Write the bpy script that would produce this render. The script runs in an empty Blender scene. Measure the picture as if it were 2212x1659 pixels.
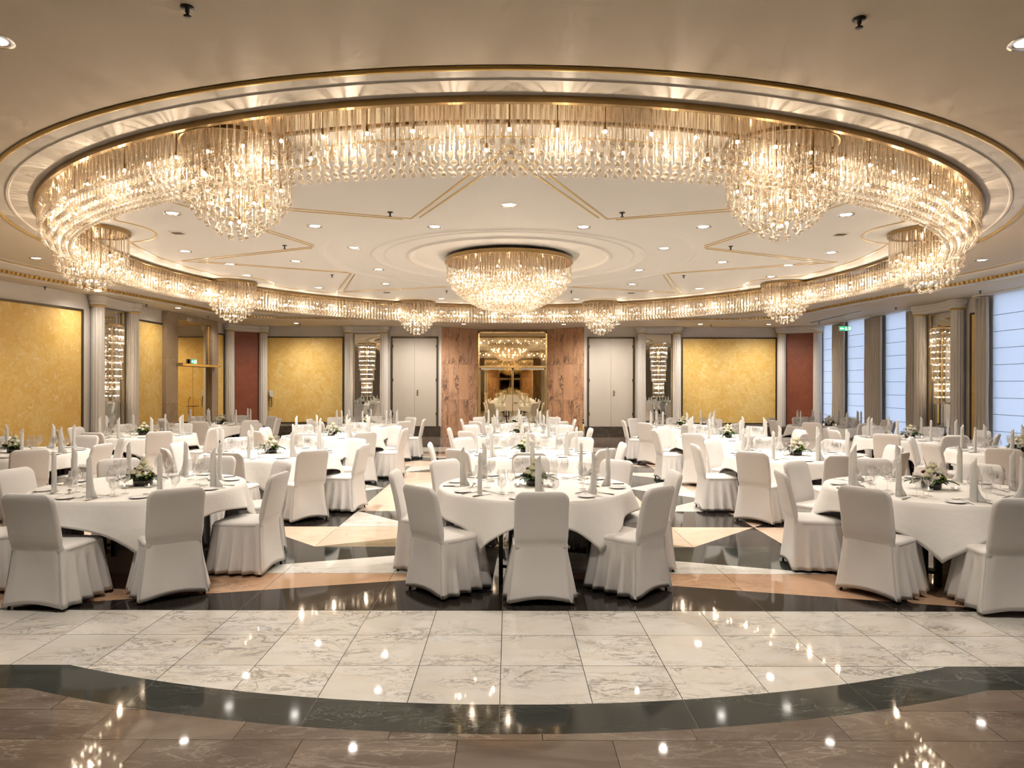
import bpy, math, random
import numpy as np
from math import sin, cos, pi, radians as R, atan2, sqrt, hypot
random.seed(7)
S = bpy.context.scene
COL = S.collection

# ------------------------------------------------------------------ camera
FPX = 1456.0
cam_d = bpy.data.cameras.new('camera')
cam_d.sensor_width = 36.0
cam_d.lens = FPX / 2212 * 36.0
cam_d.shift_x = 7 / 2212
cam_d.clip_start = 0.05
cam = bpy.data.objects.new('camera', cam_d)
COL.objects.link(cam)
cam.location = (0, 0, 1.72)
cam.rotation_euler = (R(90), R(-0.12), 0)
S.camera = cam
EXPOSURE = 0.12
S.view_settings.view_transform = 'Standard'
S.view_settings.look = 'None'
S.view_settings.gamma = 1.0
S.view_settings.use_curve_mapping = False
S.view_settings.exposure = EXPOSURE
S.cycles.max_bounces = 6
S.cycles.diffuse_bounces = 2
S.cycles.glossy_bounces = 3
S.cycles.transmission_bounces = 4
S.cycles.transparent_max_bounces = 12
S.cycles.caustics_reflective = False
S.cycles.caustics_refractive = False
S.cycles.sample_clamp_indirect = 4.0
S.cycles.use_adaptive_sampling = True
S.cycles.adaptive_threshold = 0.15
S.cycles.adaptive_min_samples = 14

# ------------------------------------------------------------------ world and lamp powers
W = bpy.data.worlds.new('world')
S.world = W
W.use_nodes = True
W.node_tree.nodes['Background'].inputs[0].default_value = (0.45, 0.6, 1.0, 1)
W.node_tree.nodes['Background'].inputs[1].default_value = 0.4

WARM = (1.0, 0.80, 0.60)
NEUT = (1.0, 0.93, 0.85)
P_RING = 9.0       # each of the ring lights
P_CLUST = 6.0
P_CENTRE = 8.0
P_SCONCE = 2.5
P_DOWN = 135.0
E_BULB = 60.0
E_WIN = 1.75

def add_light(name, kind, loc, power, color, parent=None, radius=0.03, spot=None, blend=0.6):
    d = bpy.data.lights.new(name, kind)
    d.energy = power
    d.color = color
    d.shadow_soft_size = radius
    if kind == 'SPOT':
        d.spot_size = spot
        d.spot_blend = blend
    o = bpy.data.objects.new(name, d)
    COL.objects.link(o)
    o.location = loc
    if parent: o.parent = parent
    return o

# ------------------------------------------------------------------ node helpers
def new_mat(name):
    m = bpy.data.materials.new(name)
    m.use_nodes = True
    nt = m.node_tree
    for n in list(nt.nodes): nt.nodes.remove(n)
    out = nt.nodes.new('ShaderNodeOutputMaterial')
    return m, nt, out

def node(nt, typ, ins=None, **kw):
    n = nt.nodes.new(typ)
    for k, v in kw.items(): setattr(n, k, v)
    for k, v in (ins or {}).items():
        if hasattr(v, 'is_output') or isinstance(v, bpy.types.NodeSocket):
            nt.links.new(v, n.inputs[k])
        else:
            n.inputs[k].default_value = v
    return n

def c4(c): return (c[0], c[1], c[2], 1.0)

def math_n(nt, op, a, b=None, c=None):
    ins = {0: a}
    if b is not None: ins[1] = b
    if c is not None: ins[2] = c
    return node(nt, 'ShaderNodeMath', ins, operation=op).outputs[0]

def mixc(nt, f, a, b, bt='MIX'):
    n = nt.nodes.new('ShaderNodeMix')
    n.data_type = 'RGBA'; n.blend_type = bt
    for idx, v in ((0, f), (6, a), (7, b)):
        if isinstance(v, bpy.types.NodeSocket): nt.links.new(v, n.inputs[idx])
        else: n.inputs[idx].default_value = v if idx == 0 else (c4(v) if len(v) == 3 else v)
    return n.outputs[2]

def ramp(nt, f, stops):
    n = nt.nodes.new('ShaderNodeValToRGB')
    nt.links.new(f, n.inputs[0])
    e = n.color_ramp.elements
    while len(e) > len(stops): e.remove(e[-1])
    while len(e) < len(stops): e.new(0.5)
    for i, (p, v) in enumerate(stops):
        e[i].position = p
        e[i].color = c4(v) if isinstance(v, (tuple, list)) else (v, v, v, 1)
    return n.outputs[0]

def principled(nt, out, color, rough=0.5, metal=0.0, **kw):
    b = node(nt, 'ShaderNodeBsdfPrincipled')
    if isinstance(color, bpy.types.NodeSocket): nt.links.new(color, b.inputs['Base Color'])
    else: b.inputs['Base Color'].default_value = c4(color)
    if isinstance(rough, bpy.types.NodeSocket): nt.links.new(rough, b.inputs['Roughness'])
    else: b.inputs['Roughness'].default_value = rough
    b.inputs['Metallic'].default_value = metal
    for k, v in kw.items():
        k = k.replace('_', ' ')
        if isinstance(v, bpy.types.NodeSocket): nt.links.new(v, b.inputs[k])
        else: b.inputs[k].default_value = v
    nt.links.new(b.outputs[0], out.inputs[0])
    return b

def simple(name, color, rough=0.5, metal=0.0, noise=0.0, nscale=8.0, bump=0.0, bscale=200.0, **kw):
    m, nt, out = new_mat(name)
    col = color
    tc = node(nt, 'ShaderNodeTexCoord').outputs['Object']
    if noise > 0:
        nz = node(nt, 'ShaderNodeTexNoise', {'Vector': tc, 'Scale': nscale, 'Detail': 4.0}).outputs[0]
        lo = tuple(max(0, c * (1 - noise)) for c in color); hi = tuple(min(1, c * (1 + noise)) for c in color)
        col = mixc(nt, nz, lo, hi)
    b = principled(nt, out, col, rough, metal, **kw)
    if bump > 0:
        nb = node(nt, 'ShaderNodeTexNoise', {'Vector': tc, 'Scale': bscale, 'Detail': 3.0}).outputs[0]
        bp = node(nt, 'ShaderNodeBump', {'Height': nb, 'Strength': bump, 'Distance': 0.01})
        nt.links.new(bp.outputs[0], b.inputs['Normal'])
    return m

def emission(name, color, strength, sampling='AUTO'):
    m, nt, out = new_mat(name)
    e = node(nt, 'ShaderNodeEmission', {'Color': c4(color), 'Strength': strength})
    nt.links.new(e.outputs[0], out.inputs[0])
    m.cycles.emission_sampling = sampling
    return m

def marble(name, base, tone, vein, vscale=1.6, tile=(0.5, 0.5), off=(0.045, -5.12), joint=(0.03, 0.025, 0.02),
           jw=0.0022, rough=0.045, veinw=0.035, stretch=(1, 1, 1), vein_amt=0.8, axes=(0, 1), tone_amt=1.0, brick=0.0, spec=0.36):
    m, nt, out = new_mat(name)
    tc = node(nt, 'ShaderNodeTexCoord').outputs['Object']
    sx = node(nt, 'ShaderNodeSeparateXYZ', {0: tc})
    U = math_n(nt, 'DIVIDE', math_n(nt, 'ADD', sx.outputs[axes[0]], off[0]), tile[0])
    V = math_n(nt, 'DIVIDE', math_n(nt, 'ADD', sx.outputs[axes[1]], off[1]), tile[1])
    fv0 = math_n(nt, 'FLOOR', V)
    if brick:
        U = math_n(nt, 'ADD', U, math_n(nt, 'MULTIPLY', fv0, brick))
    fu = math_n(nt, 'FLOOR', U)
    cell = node(nt, 'ShaderNodeCombineXYZ', {0: fu, 1: fv0, 2: 0.0}).outputs[0]
    wn = node(nt, 'ShaderNodeTexWhiteNoise', {'Vector': cell}, noise_dimensions='3D')
    offv = node(nt, 'ShaderNodeVectorMath', {0: wn.outputs['Color'], 1: (7.0, 9.0, 11.0)}, operation='MULTIPLY').outputs[0]
    pos = node(nt, 'ShaderNodeVectorMath', {0: tc, 1: stretch}, operation='MULTIPLY').outputs[0]
    rot = node(nt, 'ShaderNodeVectorRotate', {'Vector': pos, 'Angle': math_n(nt, 'MULTIPLY', math_n(nt, 'SUBTRACT', wn.outputs['Value'], 0.5), 1.6)}, rotation_type='Z_AXIS').outputs[0]
    p2 = node(nt, 'ShaderNodeVectorMath', {0: rot, 1: offv}, operation='ADD').outputs[0]
    big = node(nt, 'ShaderNodeTexNoise', {'Vector': p2, 'Scale': vscale * 0.8, 'Detail': 5.0, 'Roughness': 0.6, 'Distortion': 0.8}).outputs[0]
    col = mixc(nt, ramp(nt, big, [(0.3, 0.0), (0.75, tone_amt)]), base, tone)
    n1 = node(nt, 'ShaderNodeTexNoise', {'Vector': p2, 'Scale': vscale, 'Detail': 9.0, 'Roughness': 0.62, 'Distortion': 1.6}).outputs[0]
    v1 = math_n(nt, 'ABSOLUTE', math_n(nt, 'SUBTRACT', n1, 0.5))
    f1 = ramp(nt, v1, [(0.0, 1.0), (veinw, 0.0)])
    n2 = node(nt, 'ShaderNodeTexNoise', {'Vector': p2, 'Scale': vscale * 2.7, 'Detail': 8.0, 'Roughness': 0.6, 'Distortion': 1.0}).outputs[0]
    v2 = math_n(nt, 'ABSOLUTE', math_n(nt, 'SUBTRACT', n2, 0.48))
    f2 = ramp(nt, v2, [(0.0, 0.6), (veinw * 0.7, 0.0)])
    msk = node(nt, 'ShaderNodeTexNoise', {'Vector': p2, 'Scale': vscale * 0.6, 'Detail': 2.0}).outputs[0]
    mk = ramp(nt, msk, [(0.4, 0.0), (0.6, 1.0)])
    vf = math_n(nt, 'MULTIPLY', math_n(nt, 'MULTIPLY', math_n(nt, 'MAXIMUM', f1, f2), mk), vein_amt)
    col = mixc(nt, vf, col, vein)
    bright = math_n(nt, 'ADD', math_n(nt, 'MULTIPLY', wn.outputs['Value'], 0.14), 0.93)
    col = mixc(nt, 1.0, col, node(nt, 'ShaderNodeCombineColor', {0: bright, 1: bright, 2: bright}).outputs[0], 'MULTIPLY')
    if jw > 0:
        def edge(c, t):
            fr = math_n(nt, 'FRACT', c)
            d = math_n(nt, 'SUBTRACT', 0.5, math_n(nt, 'ABSOLUTE', math_n(nt, 'SUBTRACT', fr, 0.5)))
            return math_n(nt, 'LESS_THAN', d, jw / t)
        e = math_n(nt, 'MAXIMUM', edge(U, tile[0]), edge(V, tile[1]))
        col = mixc(nt, e, col, joint)
    b = principled(nt, out, col, rough)
    b.inputs['Specular IOR Level'].default_value = spec
    return m

def plaster(name, base, light, dark, scale=2.4):
    """broad brushed stucco: swirling light strokes on a coloured ground"""
    m, nt, out = new_mat(name)
    tc = node(nt, 'ShaderNodeTexCoord').outputs['Object']
    w = node(nt, 'ShaderNodeTexNoise', {'Vector': tc, 'Scale': scale, 'Detail': 3.0, 'Distortion': 1.0})
    add = node(nt, 'ShaderNodeVectorMath', {0: w.outputs['Color'], 1: (0.9, 0.9, 0.9)}, operation='MULTIPLY').outputs[0]
    p = node(nt, 'ShaderNodeVectorMath', {0: tc, 1: add}, operation='ADD').outputs[0]
    n1 = node(nt, 'ShaderNodeTexNoise', {'Vector': p, 'Scale': scale * 3.2, 'Detail': 5.0, 'Roughness': 0.6, 'Distortion': 2.2}).outputs[0]
    n2 = node(nt, 'ShaderNodeTexNoise', {'Vector': p, 'Scale': scale * 1.3, 'Detail': 4.0, 'Distortion': 1.0}).outputs[0]
    c = mixc(nt, ramp(nt, n2, [(0.35, 0.0), (0.65, 1.0)]), dark, base)
    c = mixc(nt, ramp(nt, n1, [(0.52, 0.0), (0.72, 0.85)]), c, light)
    principled(nt, out, c, 0.45)
    return m

def crystal_mat(name, fac=0.5, tint=(1.0, 0.96, 0.9), gl=0.5, rough=0.08):
    m, nt, out = new_mat(name)
    t = node(nt, 'ShaderNodeBsdfTransparent', {'Color': c4(tint)})
    g = node(nt, 'ShaderNodeBsdfGlossy', {'Color': (1, 0.96, 0.9, 1), 'Roughness': rough})
    d = node(nt, 'ShaderNodeBsdfTranslucent', {'Color': (0.95, 0.88, 0.78, 1)})
    d2 = node(nt, 'ShaderNodeBsdfDiffuse', {'Color': (0.95, 0.88, 0.78, 1)})
    dd = node(nt, 'ShaderNodeMixShader', {0: 0.5, 1: d.outputs[0], 2: d2.outputs[0]})
    a = node(nt, 'ShaderNodeMixShader', {0: gl, 1: dd.outputs[0], 2: g.outputs[0]})
    lw = node(nt, 'ShaderNodeLayerWeight', {'Blend': 0.35}).outputs['Facing']
    f = math_n(nt, 'ADD', math_n(nt, 'MULTIPLY', lw, 0.45), fac)
    mx = node(nt, 'ShaderNodeMixShader', {0: f, 1: t.outputs[0], 2: a.outputs[0]})
    nt.links.new(mx.outputs[0], out.inputs[0])
    return m

def thin_glass(name):
    m, nt, out = new_mat(name)
    t = node(nt, 'ShaderNodeBsdfTransparent', {'Color': (0.97, 0.97, 0.97, 1)})
    g = node(nt, 'ShaderNodeBsdfGlossy', {'Color': (1, 1, 1, 1), 'Roughness': 0.03})
    lw = node(nt, 'ShaderNodeLayerWeight', {'Blend': 0.42}).outputs['Facing']
    f = math_n(nt, 'ADD', math_n(nt, 'MULTIPLY', math_n(nt, 'POWER', lw, 1.6), 0.6), 0.07)
    mx = node(nt, 'ShaderNodeMixShader', {0: f, 1: t.outputs[0], 2: g.outputs[0]})
    nt.links.new(mx.outputs[0], out.inputs[0])
    return m

def fabric(name, color, sheen=0.2, tl=0.0, bump=0.15, bscale=350.0):
    m, nt, out = new_mat(name)
    tc = node(nt, 'ShaderNodeTexCoord').outputs['Object']
    b = principled(nt, out, color, 0.75)
    b.inputs['Sheen Weight'].default_value = sheen
    b.inputs['Specular IOR Level'].default_value = 0.25
    nb = node(nt, 'ShaderNodeTexNoise', {'Vector': tc, 'Scale': bscale * 0.03, 'Detail': 4.0}).outputs[0]
    bp = node(nt, 'ShaderNodeBump', {'Height': nb, 'Strength': bump, 'Distance': 0.02})
    nt.links.new(bp.outputs[0], b.inputs['Normal'])
    if tl > 0:
        t = node(nt, 'ShaderNodeBsdfTranslucent', {'Color': c4(color)})
        mx = node(nt, 'ShaderNodeMixShader', {0: tl, 1: b.outputs[0], 2: t.outputs[0]})
        nt.links.new(mx.outputs[0], out.inputs[0])
    return m

M = {}
M['white_marble'] = marble('white_marble', (0.73, 0.72, 0.68), (0.66, 0.59, 0.48), (0.16, 0.13, 0.10), vscale=3.4, stretch=(0.8, 1.8, 1), vein_amt=0.75, veinw=0.035, tone_amt=0.8)
M['white_marble_b'] = marble('white_marble_inlay', (0.74, 0.73, 0.68), (0.62, 0.58, 0.50), (0.2, 0.18, 0.15), vscale=2.2, tile=(1, 1), stretch=(0.7, 2.4, 1), vein_amt=0.6)
M['peach'] = marble('peach_marble', (0.76, 0.60, 0.46), (0.72, 0.52, 0.38), (0.45, 0.24, 0.15), vscale=1.2, tile=(1, 1), stretch=(0.5, 2.0, 1), vein_amt=0.45, veinw=0.02)
M['orange'] = marble('orange_marble', (0.60, 0.40, 0.25), (0.54, 0.31, 0.19), (0.14, 0.09, 0.06), vscale=1.0, tile=(1, 1), stretch=(0.8, 1.5, 1), vein_amt=0.7, veinw=0.02)
M['black'] = marble('black_granite', (0.022, 0.018, 0.016), (0.03, 0.025, 0.021), (0.05, 0.04, 0.035), vscale=6, tile=(1, 1), joint=(0.12, 0.1, 0.08), vein_amt=0.2, rough=0.06)
M['green'] = marble('dark_green_marble', (0.014, 0.018, 0.016), (0.036, 0.042, 0.035), (0.2, 0.21, 0.18), vscale=2.2, tile=(1, 1), joint=(0.10, 0.1, 0.09), stretch=(0.7, 2.0, 1), vein_amt=0.5, veinw=0.018, rough=0.07)
M['olive'] = marble('olive_marble', (0.26, 0.20, 0.12), (0.40, 0.32, 0.2), (0.08, 0.06, 0.03), vscale=3.5, tile=(1, 1), stretch=(0.6, 2.5, 1), vein_amt=0.8)
M['brown'] = marble('brown_marble', (0.112, 0.080, 0.060), (0.26, 0.205, 0.16), (0.46, 0.40, 0.33), vscale=2.2, tile=(0.75, 0.30), off=(0.02, -5.12 + 0.36), joint=(0.03, 0.02, 0.015), stretch=(0.6, 1.8, 1), vein_amt=0.55, veinw=0.02, brick=0.45)
M['pink_wall'] = marble('pink_wall_marble', (0.74, 0.45, 0.27), (0.64, 0.34, 0.19), (0.05, 0.03, 0.03), vscale=1.5, tile=(0.42, 1.19), off=(0.0, 0.0), axes=(0, 2), joint=(0.12, 0.06, 0.04), stretch=(2.2, 1, 0.7), vein_amt=0.9, veinw=0.05, rough=0.12)
M['beige_wall'] = marble('beige_wall_marble', (0.46, 0.35, 0.25), (0.40, 0.29, 0.19), (0.22, 0.14, 0.09), vscale=1.5, tile=(0.9, 1.19), off=(0.0, 0.0), axes=(0, 2), joint=(0.12, 0.08, 0.05), vein_amt=0.4, rough=0.2)
M['base_marble'] = marble('base_dark_marble', (0.06, 0.045, 0.035), (0.1, 0.08, 0.06), (0.2, 0.16, 0.13), vscale=3.0, tile=(0.8, 5), axes=(0, 2), vein_amt=0.5, rough=0.15)
M['cream'] = simple('cream_paint', (0.74, 0.68, 0.61), 0.6, noise=0.03, nscale=3)
M['column'] = simple('column_paint', (0.74, 0.69, 0.62), 0.5)
M['ceil'] = simple('ceiling_paint', (0.76, 0.645, 0.49), 0.65, noise=0.03, nscale=2)
M['ceil_in'] = simple('ceiling_inner_paint', (0.84, 0.81, 0.75), 0.65, noise=0.02, nscale=2)
M['mould'] = simple('moulding_paint', (0.80, 0.74, 0.65), 0.5)
M['door'] = simple('door_paint', (0.60, 0.54, 0.46), 0.45, noise=0.02, nscale=3)
M['bronze'] = simple('bronze_frame', (0.10, 0.078, 0.045), 0.35, 0.6)
M['gold'] = simple('gold_leaf', (0.72, 0.50, 0.18), 0.3, 0.85)
M['brass'] = simple('brass', (0.80, 0.62, 0.32), 0.18, 1.0)
M['rim'] = simple('antique_brass_rim', (0.34, 0.23, 0.10), 0.35, 0.8, noise=0.15, nscale=20)
M['plate_mirror'] = simple('gold_mirror_plate', (0.55, 0.42, 0.24), 0.12, 1.0)
M['yellow'] = plaster('yellow_stucco', (0.86, 0.60, 0.19), (0.95, 0.84, 0.52), (0.80, 0.49, 0.11))
M['red'] = plaster('terracotta_stucco', (0.27, 0.075, 0.032), (0.31, 0.10, 0.05), (0.22, 0.055, 0.025), 1.6)
M['mirror'] = simple('mirror_glass', (0.74, 0.74, 0.70), 0.015, 1.0)
M['mirror_gold'] = simple('tinted_mirror_glass', (0.80, 0.68, 0.46), 0.02, 1.0)
M['cover'] = fabric('white_stretch_cover', (0.77, 0.735, 0.70), 0.15, bump=0.10)
M['cloth'] = fabric('white_damask_tablecloth', (0.86, 0.83, 0.78), 0.1, bump=0.2)
M['napkin'] = fabric('folded_napkin', (0.92, 0.90, 0.86), 0.1, tl=0.4)
M['curtain'] = fabric('beige_curtain', (0.66, 0.60, 0.52), 0.3)
M['blind'] = fabric('roman_blind_fabric', (0.84, 0.87, 0.91), 0.0, tl=0.75, bump=0.0)
M['seam'] = simple('blind_seam', (0.35, 0.40, 0.5), 0.8)
M['china'] = simple('white_china', (0.92, 0.92, 0.90), 0.2)
M['steel'] = simple('cutlery_steel', (0.72, 0.70, 0.66), 0.15, 1.0)
M['leg'] = simple('dark_metal_leg', (0.03, 0.022, 0.02), 0.4, 0.3)
M['chair_leg'] = simple('dark_chair_leg', (0.04, 0.035, 0.03), 0.4, 0.5)
M['wood'] = simple('dark_table_board', (0.05, 0.03, 0.02), 0.5)
M['crystal'] = crystal_mat('crystal_rod', 0.26, gl=0.72)
M['ball'] = crystal_mat('crystal_ball', 0.48, gl=0.55, rough=0.06)
M['glass'] = thin_glass('drinking_glass')
M['bulb'] = emission('lit_bulb', (1.0, 0.84, 0.62), E_BULB, 'NONE')
M['down'] = emission('downlight_glow', (1.0, 0.93, 0.85), 30.0, 'NONE')
M['flame'] = emission('tealight_flame', (1.0, 0.62, 0.25), 25.0, 'NONE')
M['chrome'] = simple('downlight_reflector', (0.85, 0.85, 0.85), 0.15, 1.0)
M['white_plastic'] = simple('white_plastic', (0.75, 0.73, 0.70), 0.4)
M['black_plastic'] = simple('black_plastic', (0.02, 0.02, 0.02), 0.4)
M['leaf'] = simple('dark_leaf', (0.018, 0.05, 0.014), 0.4, noise=0.5, nscale=30)
M['pot'] = simple('black_bowl', (0.012, 0.014, 0.010), 0.25)
M['rose'] = simple('cream_rose', (0.90, 0.86, 0.58), 0.6, noise=0.12, nscale=40)
M['rose_white'] = simple('white_rose', (0.88, 0.85, 0.72), 0.6, noise=0.08, nscale=40)
M['rose_red'] = simple('dark_red_flower', (0.13, 0.008, 0.014), 0.5, noise=0.3, nscale=40)
M['berry'] = simple('lime_green_bud', (0.22, 0.30, 0.04), 0.5, noise=0.3, nscale=60)
M['twig'] = simple('pale_twig', (0.4, 0.33, 0.22), 0.7)
M['sky'] = emission('dusk_daylight', (0.62, 0.74, 0.95), E_WIN, 'AUTO')
M['sign_green'] = emission('exit_sign_green', (0.05, 0.55, 0.25), 1.2, 'NONE')
M['sign_white'] = emission('exit_sign_white', (1.0, 0.98, 0.9), 2.5, 'NONE')
M['cord_yellow'] = simple('yellow_tape', (0.6, 0.6, 0.05), 0.5)

# ------------------------------------------------------------------ object helpers
def tag(o, label=None, cat=None, group=None, kind=None):
    if label: o['label'] = label
    if cat: o['category'] = cat
    if group: o['group'] = group
    if kind: o['kind'] = kind
    return o

def empty(name, loc, rz=0.0, label=None, cat=None, group=None, kind=None):
    o = bpy.data.objects.new(name, None)
    o.empty_display_size = 0.1
    COL.objects.link(o)
    o.location = loc
    o.rotation_euler = (0, 0, rz)
    return tag(o, label, cat, group, kind)

class MB:
    def __init__(s):
        s.v = []; s.f = []; s.mi = []; s.cur = 0; s.sm = []
        s.smooth = False
    def add(s, verts, faces):
        b = len(s.v)
        s.v += [tuple(v) for v in verts]
        for f in faces:
            s.f.append(tuple(i + b for i in f)); s.mi.append(s.cur); s.sm.append(s.smooth)
    def box(s, x0, x1, y0, y1, z0, z1):
        if x0 > x1: x0, x1 = x1, x0
        if y0 > y1: y0, y1 = y1, y0
        if z0 > z1: z0, z1 = z1, z0
        v = [(x0, y0, z0), (x1, y0, z0), (x1, y1, z0), (x0, y1, z0), (x0, y0, z1), (x1, y0, z1), (x1, y1, z1), (x0, y1, z1)]
        s.add(v, [(0, 3, 2, 1), (4, 5, 6, 7), (0, 1, 5, 4), (1, 2, 6, 5), (2, 3, 7, 6), (3, 0, 4, 7)])
    def loft(s, loops, closed=True, cap0=False, cap1=False):
        n = len(loops[0]); vs = []; fs = []
        for l in loops: vs += list(l)
        m = n if closed else n - 1
        for i in range(len(loops) - 1):
            for j in range(m):
                a = i * n + j; b = i * n + (j + 1) % n
                fs.append((a, b, b + n, a + n))
        if cap0: fs.append(tuple(range(n - 1, -1, -1)))
        if cap1: fs.append(tuple(range((len(loops) - 1) * n, len(loops) * n)))
        s.add(vs, fs)
    def lathe(s, prof, n=24, c=(0, 0, 0), a0=0.0, a1=2 * pi):
        full = abs(a1 - a0 - 2 * pi) < 1e-6
        k = n if full else n + 1
        loops = [[(c[0] + r * cos(a0 + (a1 - a0) * j / n), c[1] + r * sin(a0 + (a1 - a0) * j / n), c[2] + z) for j in range(k)] for r, z in prof]
        s.loft(loops, closed=full)
    def tube(s, pts, r, n=8, cap=True):
        from mathutils import Vector
        pts = [Vector(p) for p in pts]
        loops = []
        for i, p in enumerate(pts):
            a = pts[max(i - 1, 0)]; b = pts[min(i + 1, len(pts) - 1)]
            d = (b - a).normalized()
            up = Vector((0, 0, 1)) if abs(d.z) < 0.9 else Vector((1, 0, 0))
            x = d.cross(up).normalized(); y = x.cross(d).normalized()
            rr = r[i] if isinstance(r, (list, tuple)) else r
            loops.append([tuple(p + x * rr * cos(2 * pi * j / n) + y * rr * sin(2 * pi * j / n)) for j in range(n)])
        s.loft(loops, cap0=cap, cap1=cap)
    def sphere(s, c, r, nu=10, nv=7, sz=1.0):
        loops = []
        for i in range(nv + 1):
            t = pi * i / nv; rr = max(r * sin(t), 1e-4)
            loops.append([(c[0] + rr * cos(2 * pi * j / nu), c[1] + rr * sin(2 * pi * j / nu), c[2] - r * sz * cos(t)) for j in range(nu)])
        s.loft(loops)
    def mesh(s, name, mats):
        me = bpy.data.meshes.new(name)
        me.from_pydata(s.v, [], s.f)
        for m in (mats if isinstance(mats, (list, tuple)) else [mats]): me.materials.append(M[m] if isinstance(m, str) else m)
        me.polygons.foreach_set('material_index', s.mi)
        me.polygons.foreach_set('use_smooth', s.sm)
        me.update()
        return me
    def build(s, name, mats, parent=None):
        return link(name, s.mesh(name, mats), parent)

def link(name, me, parent=None):
    o = bpy.data.objects.new(name, me)
    COL.objects.link(o)
    if parent: o.parent = parent
    return o

def struct(o, kind='structure'):
    o['kind'] = kind
    return o

def copy_tree(o, parent=None):
    c = o.copy()
    COL.objects.link(c)
    if parent: c.parent = parent
    for ch in o.children: copy_tree(ch, c)
    return c

def put(o, loc, rz=0.0):
    o.location = loc
    o.rotation_euler = (0, 0, rz)
    return o

def rrect(wx, wy, r, n=6, cx=0, cy=0, z=0):
    """rounded rectangle loop, half sizes wx, wy"""
    r = min(r, wx * 0.999, wy * 0.999)
    pts = []
    for qx, qy, a0 in ((1, 1, 0), (-1, 1, pi / 2), (-1, -1, pi), (1, -1, 3 * pi / 2)):
        for i in range(n + 1):
            a = a0 + pi / 2 * i / n
            pts.append((cx + qx * (wx - r) + r * cos(a), cy + qy * (wy - r) + r * sin(a), z))
    return pts

def merged(name, base_me, places, parent=None):
    """one mesh of many copies of base_me at places (x, y, z, scale_z)"""
    nv = len(base_me.vertices)
    co = np.empty(nv * 3, dtype=np.float32); base_me.vertices.foreach_get('co', co); co = co.reshape(-1, 3)
    nl = len(base_me.loops); npol = len(base_me.polygons)
    li = np.empty(nl, dtype=np.int32); base_me.loops.foreach_get('vertex_index', li)
    ls = np.empty(npol, dtype=np.int32); base_me.polygons.foreach_get('loop_start', ls)
    lt = np.empty(npol, dtype=np.int32); base_me.polygons.foreach_get('loop_total', lt)
    mi = np.empty(npol, dtype=np.int32); base_me.polygons.foreach_get('material_index', mi)
    sm = np.empty(npol, dtype=bool); base_me.polygons.foreach_get('use_smooth', sm)
    k = len(places)
    P = np.array(places, dtype=np.float32)
    V = (co[None, :, :] + P[:, None, :3]).reshape(-1, 3)
    me = bpy.data.meshes.new(name)
    me.vertices.add(nv * k); me.vertices.foreach_set('co', V.ravel())
    me.loops.add(nl * k); me.loops.foreach_set('vertex_index', (li[None, :] + (np.arange(k) * nv)[:, None]).ravel().astype(np.int32))
    me.polygons.add(npol * k)
    me.polygons.foreach_set('loop_start', (ls[None, :] + (np.arange(k) * nl)[:, None]).ravel().astype(np.int32))
    me.polygons.foreach_set('material_index', np.tile(mi, k))
    me.polygons.foreach_set('use_smooth', np.tile(sm, k))
    for m in base_me.materials: me.materials.append(m)
    me.update(calc_edges=True)
    me.validate()
    o = link(name, me, parent)
    return o

# ------------------------------------------------------------------ dimensions
CY = 11.12                  # centre of the hall in depth
ZC = 3.74                   # main ceiling
ZS = 3.576                  # lower soffit by the walls
XL, XR, YB, YF = -8.88, 9.87, 22.0, 0.24

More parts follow.
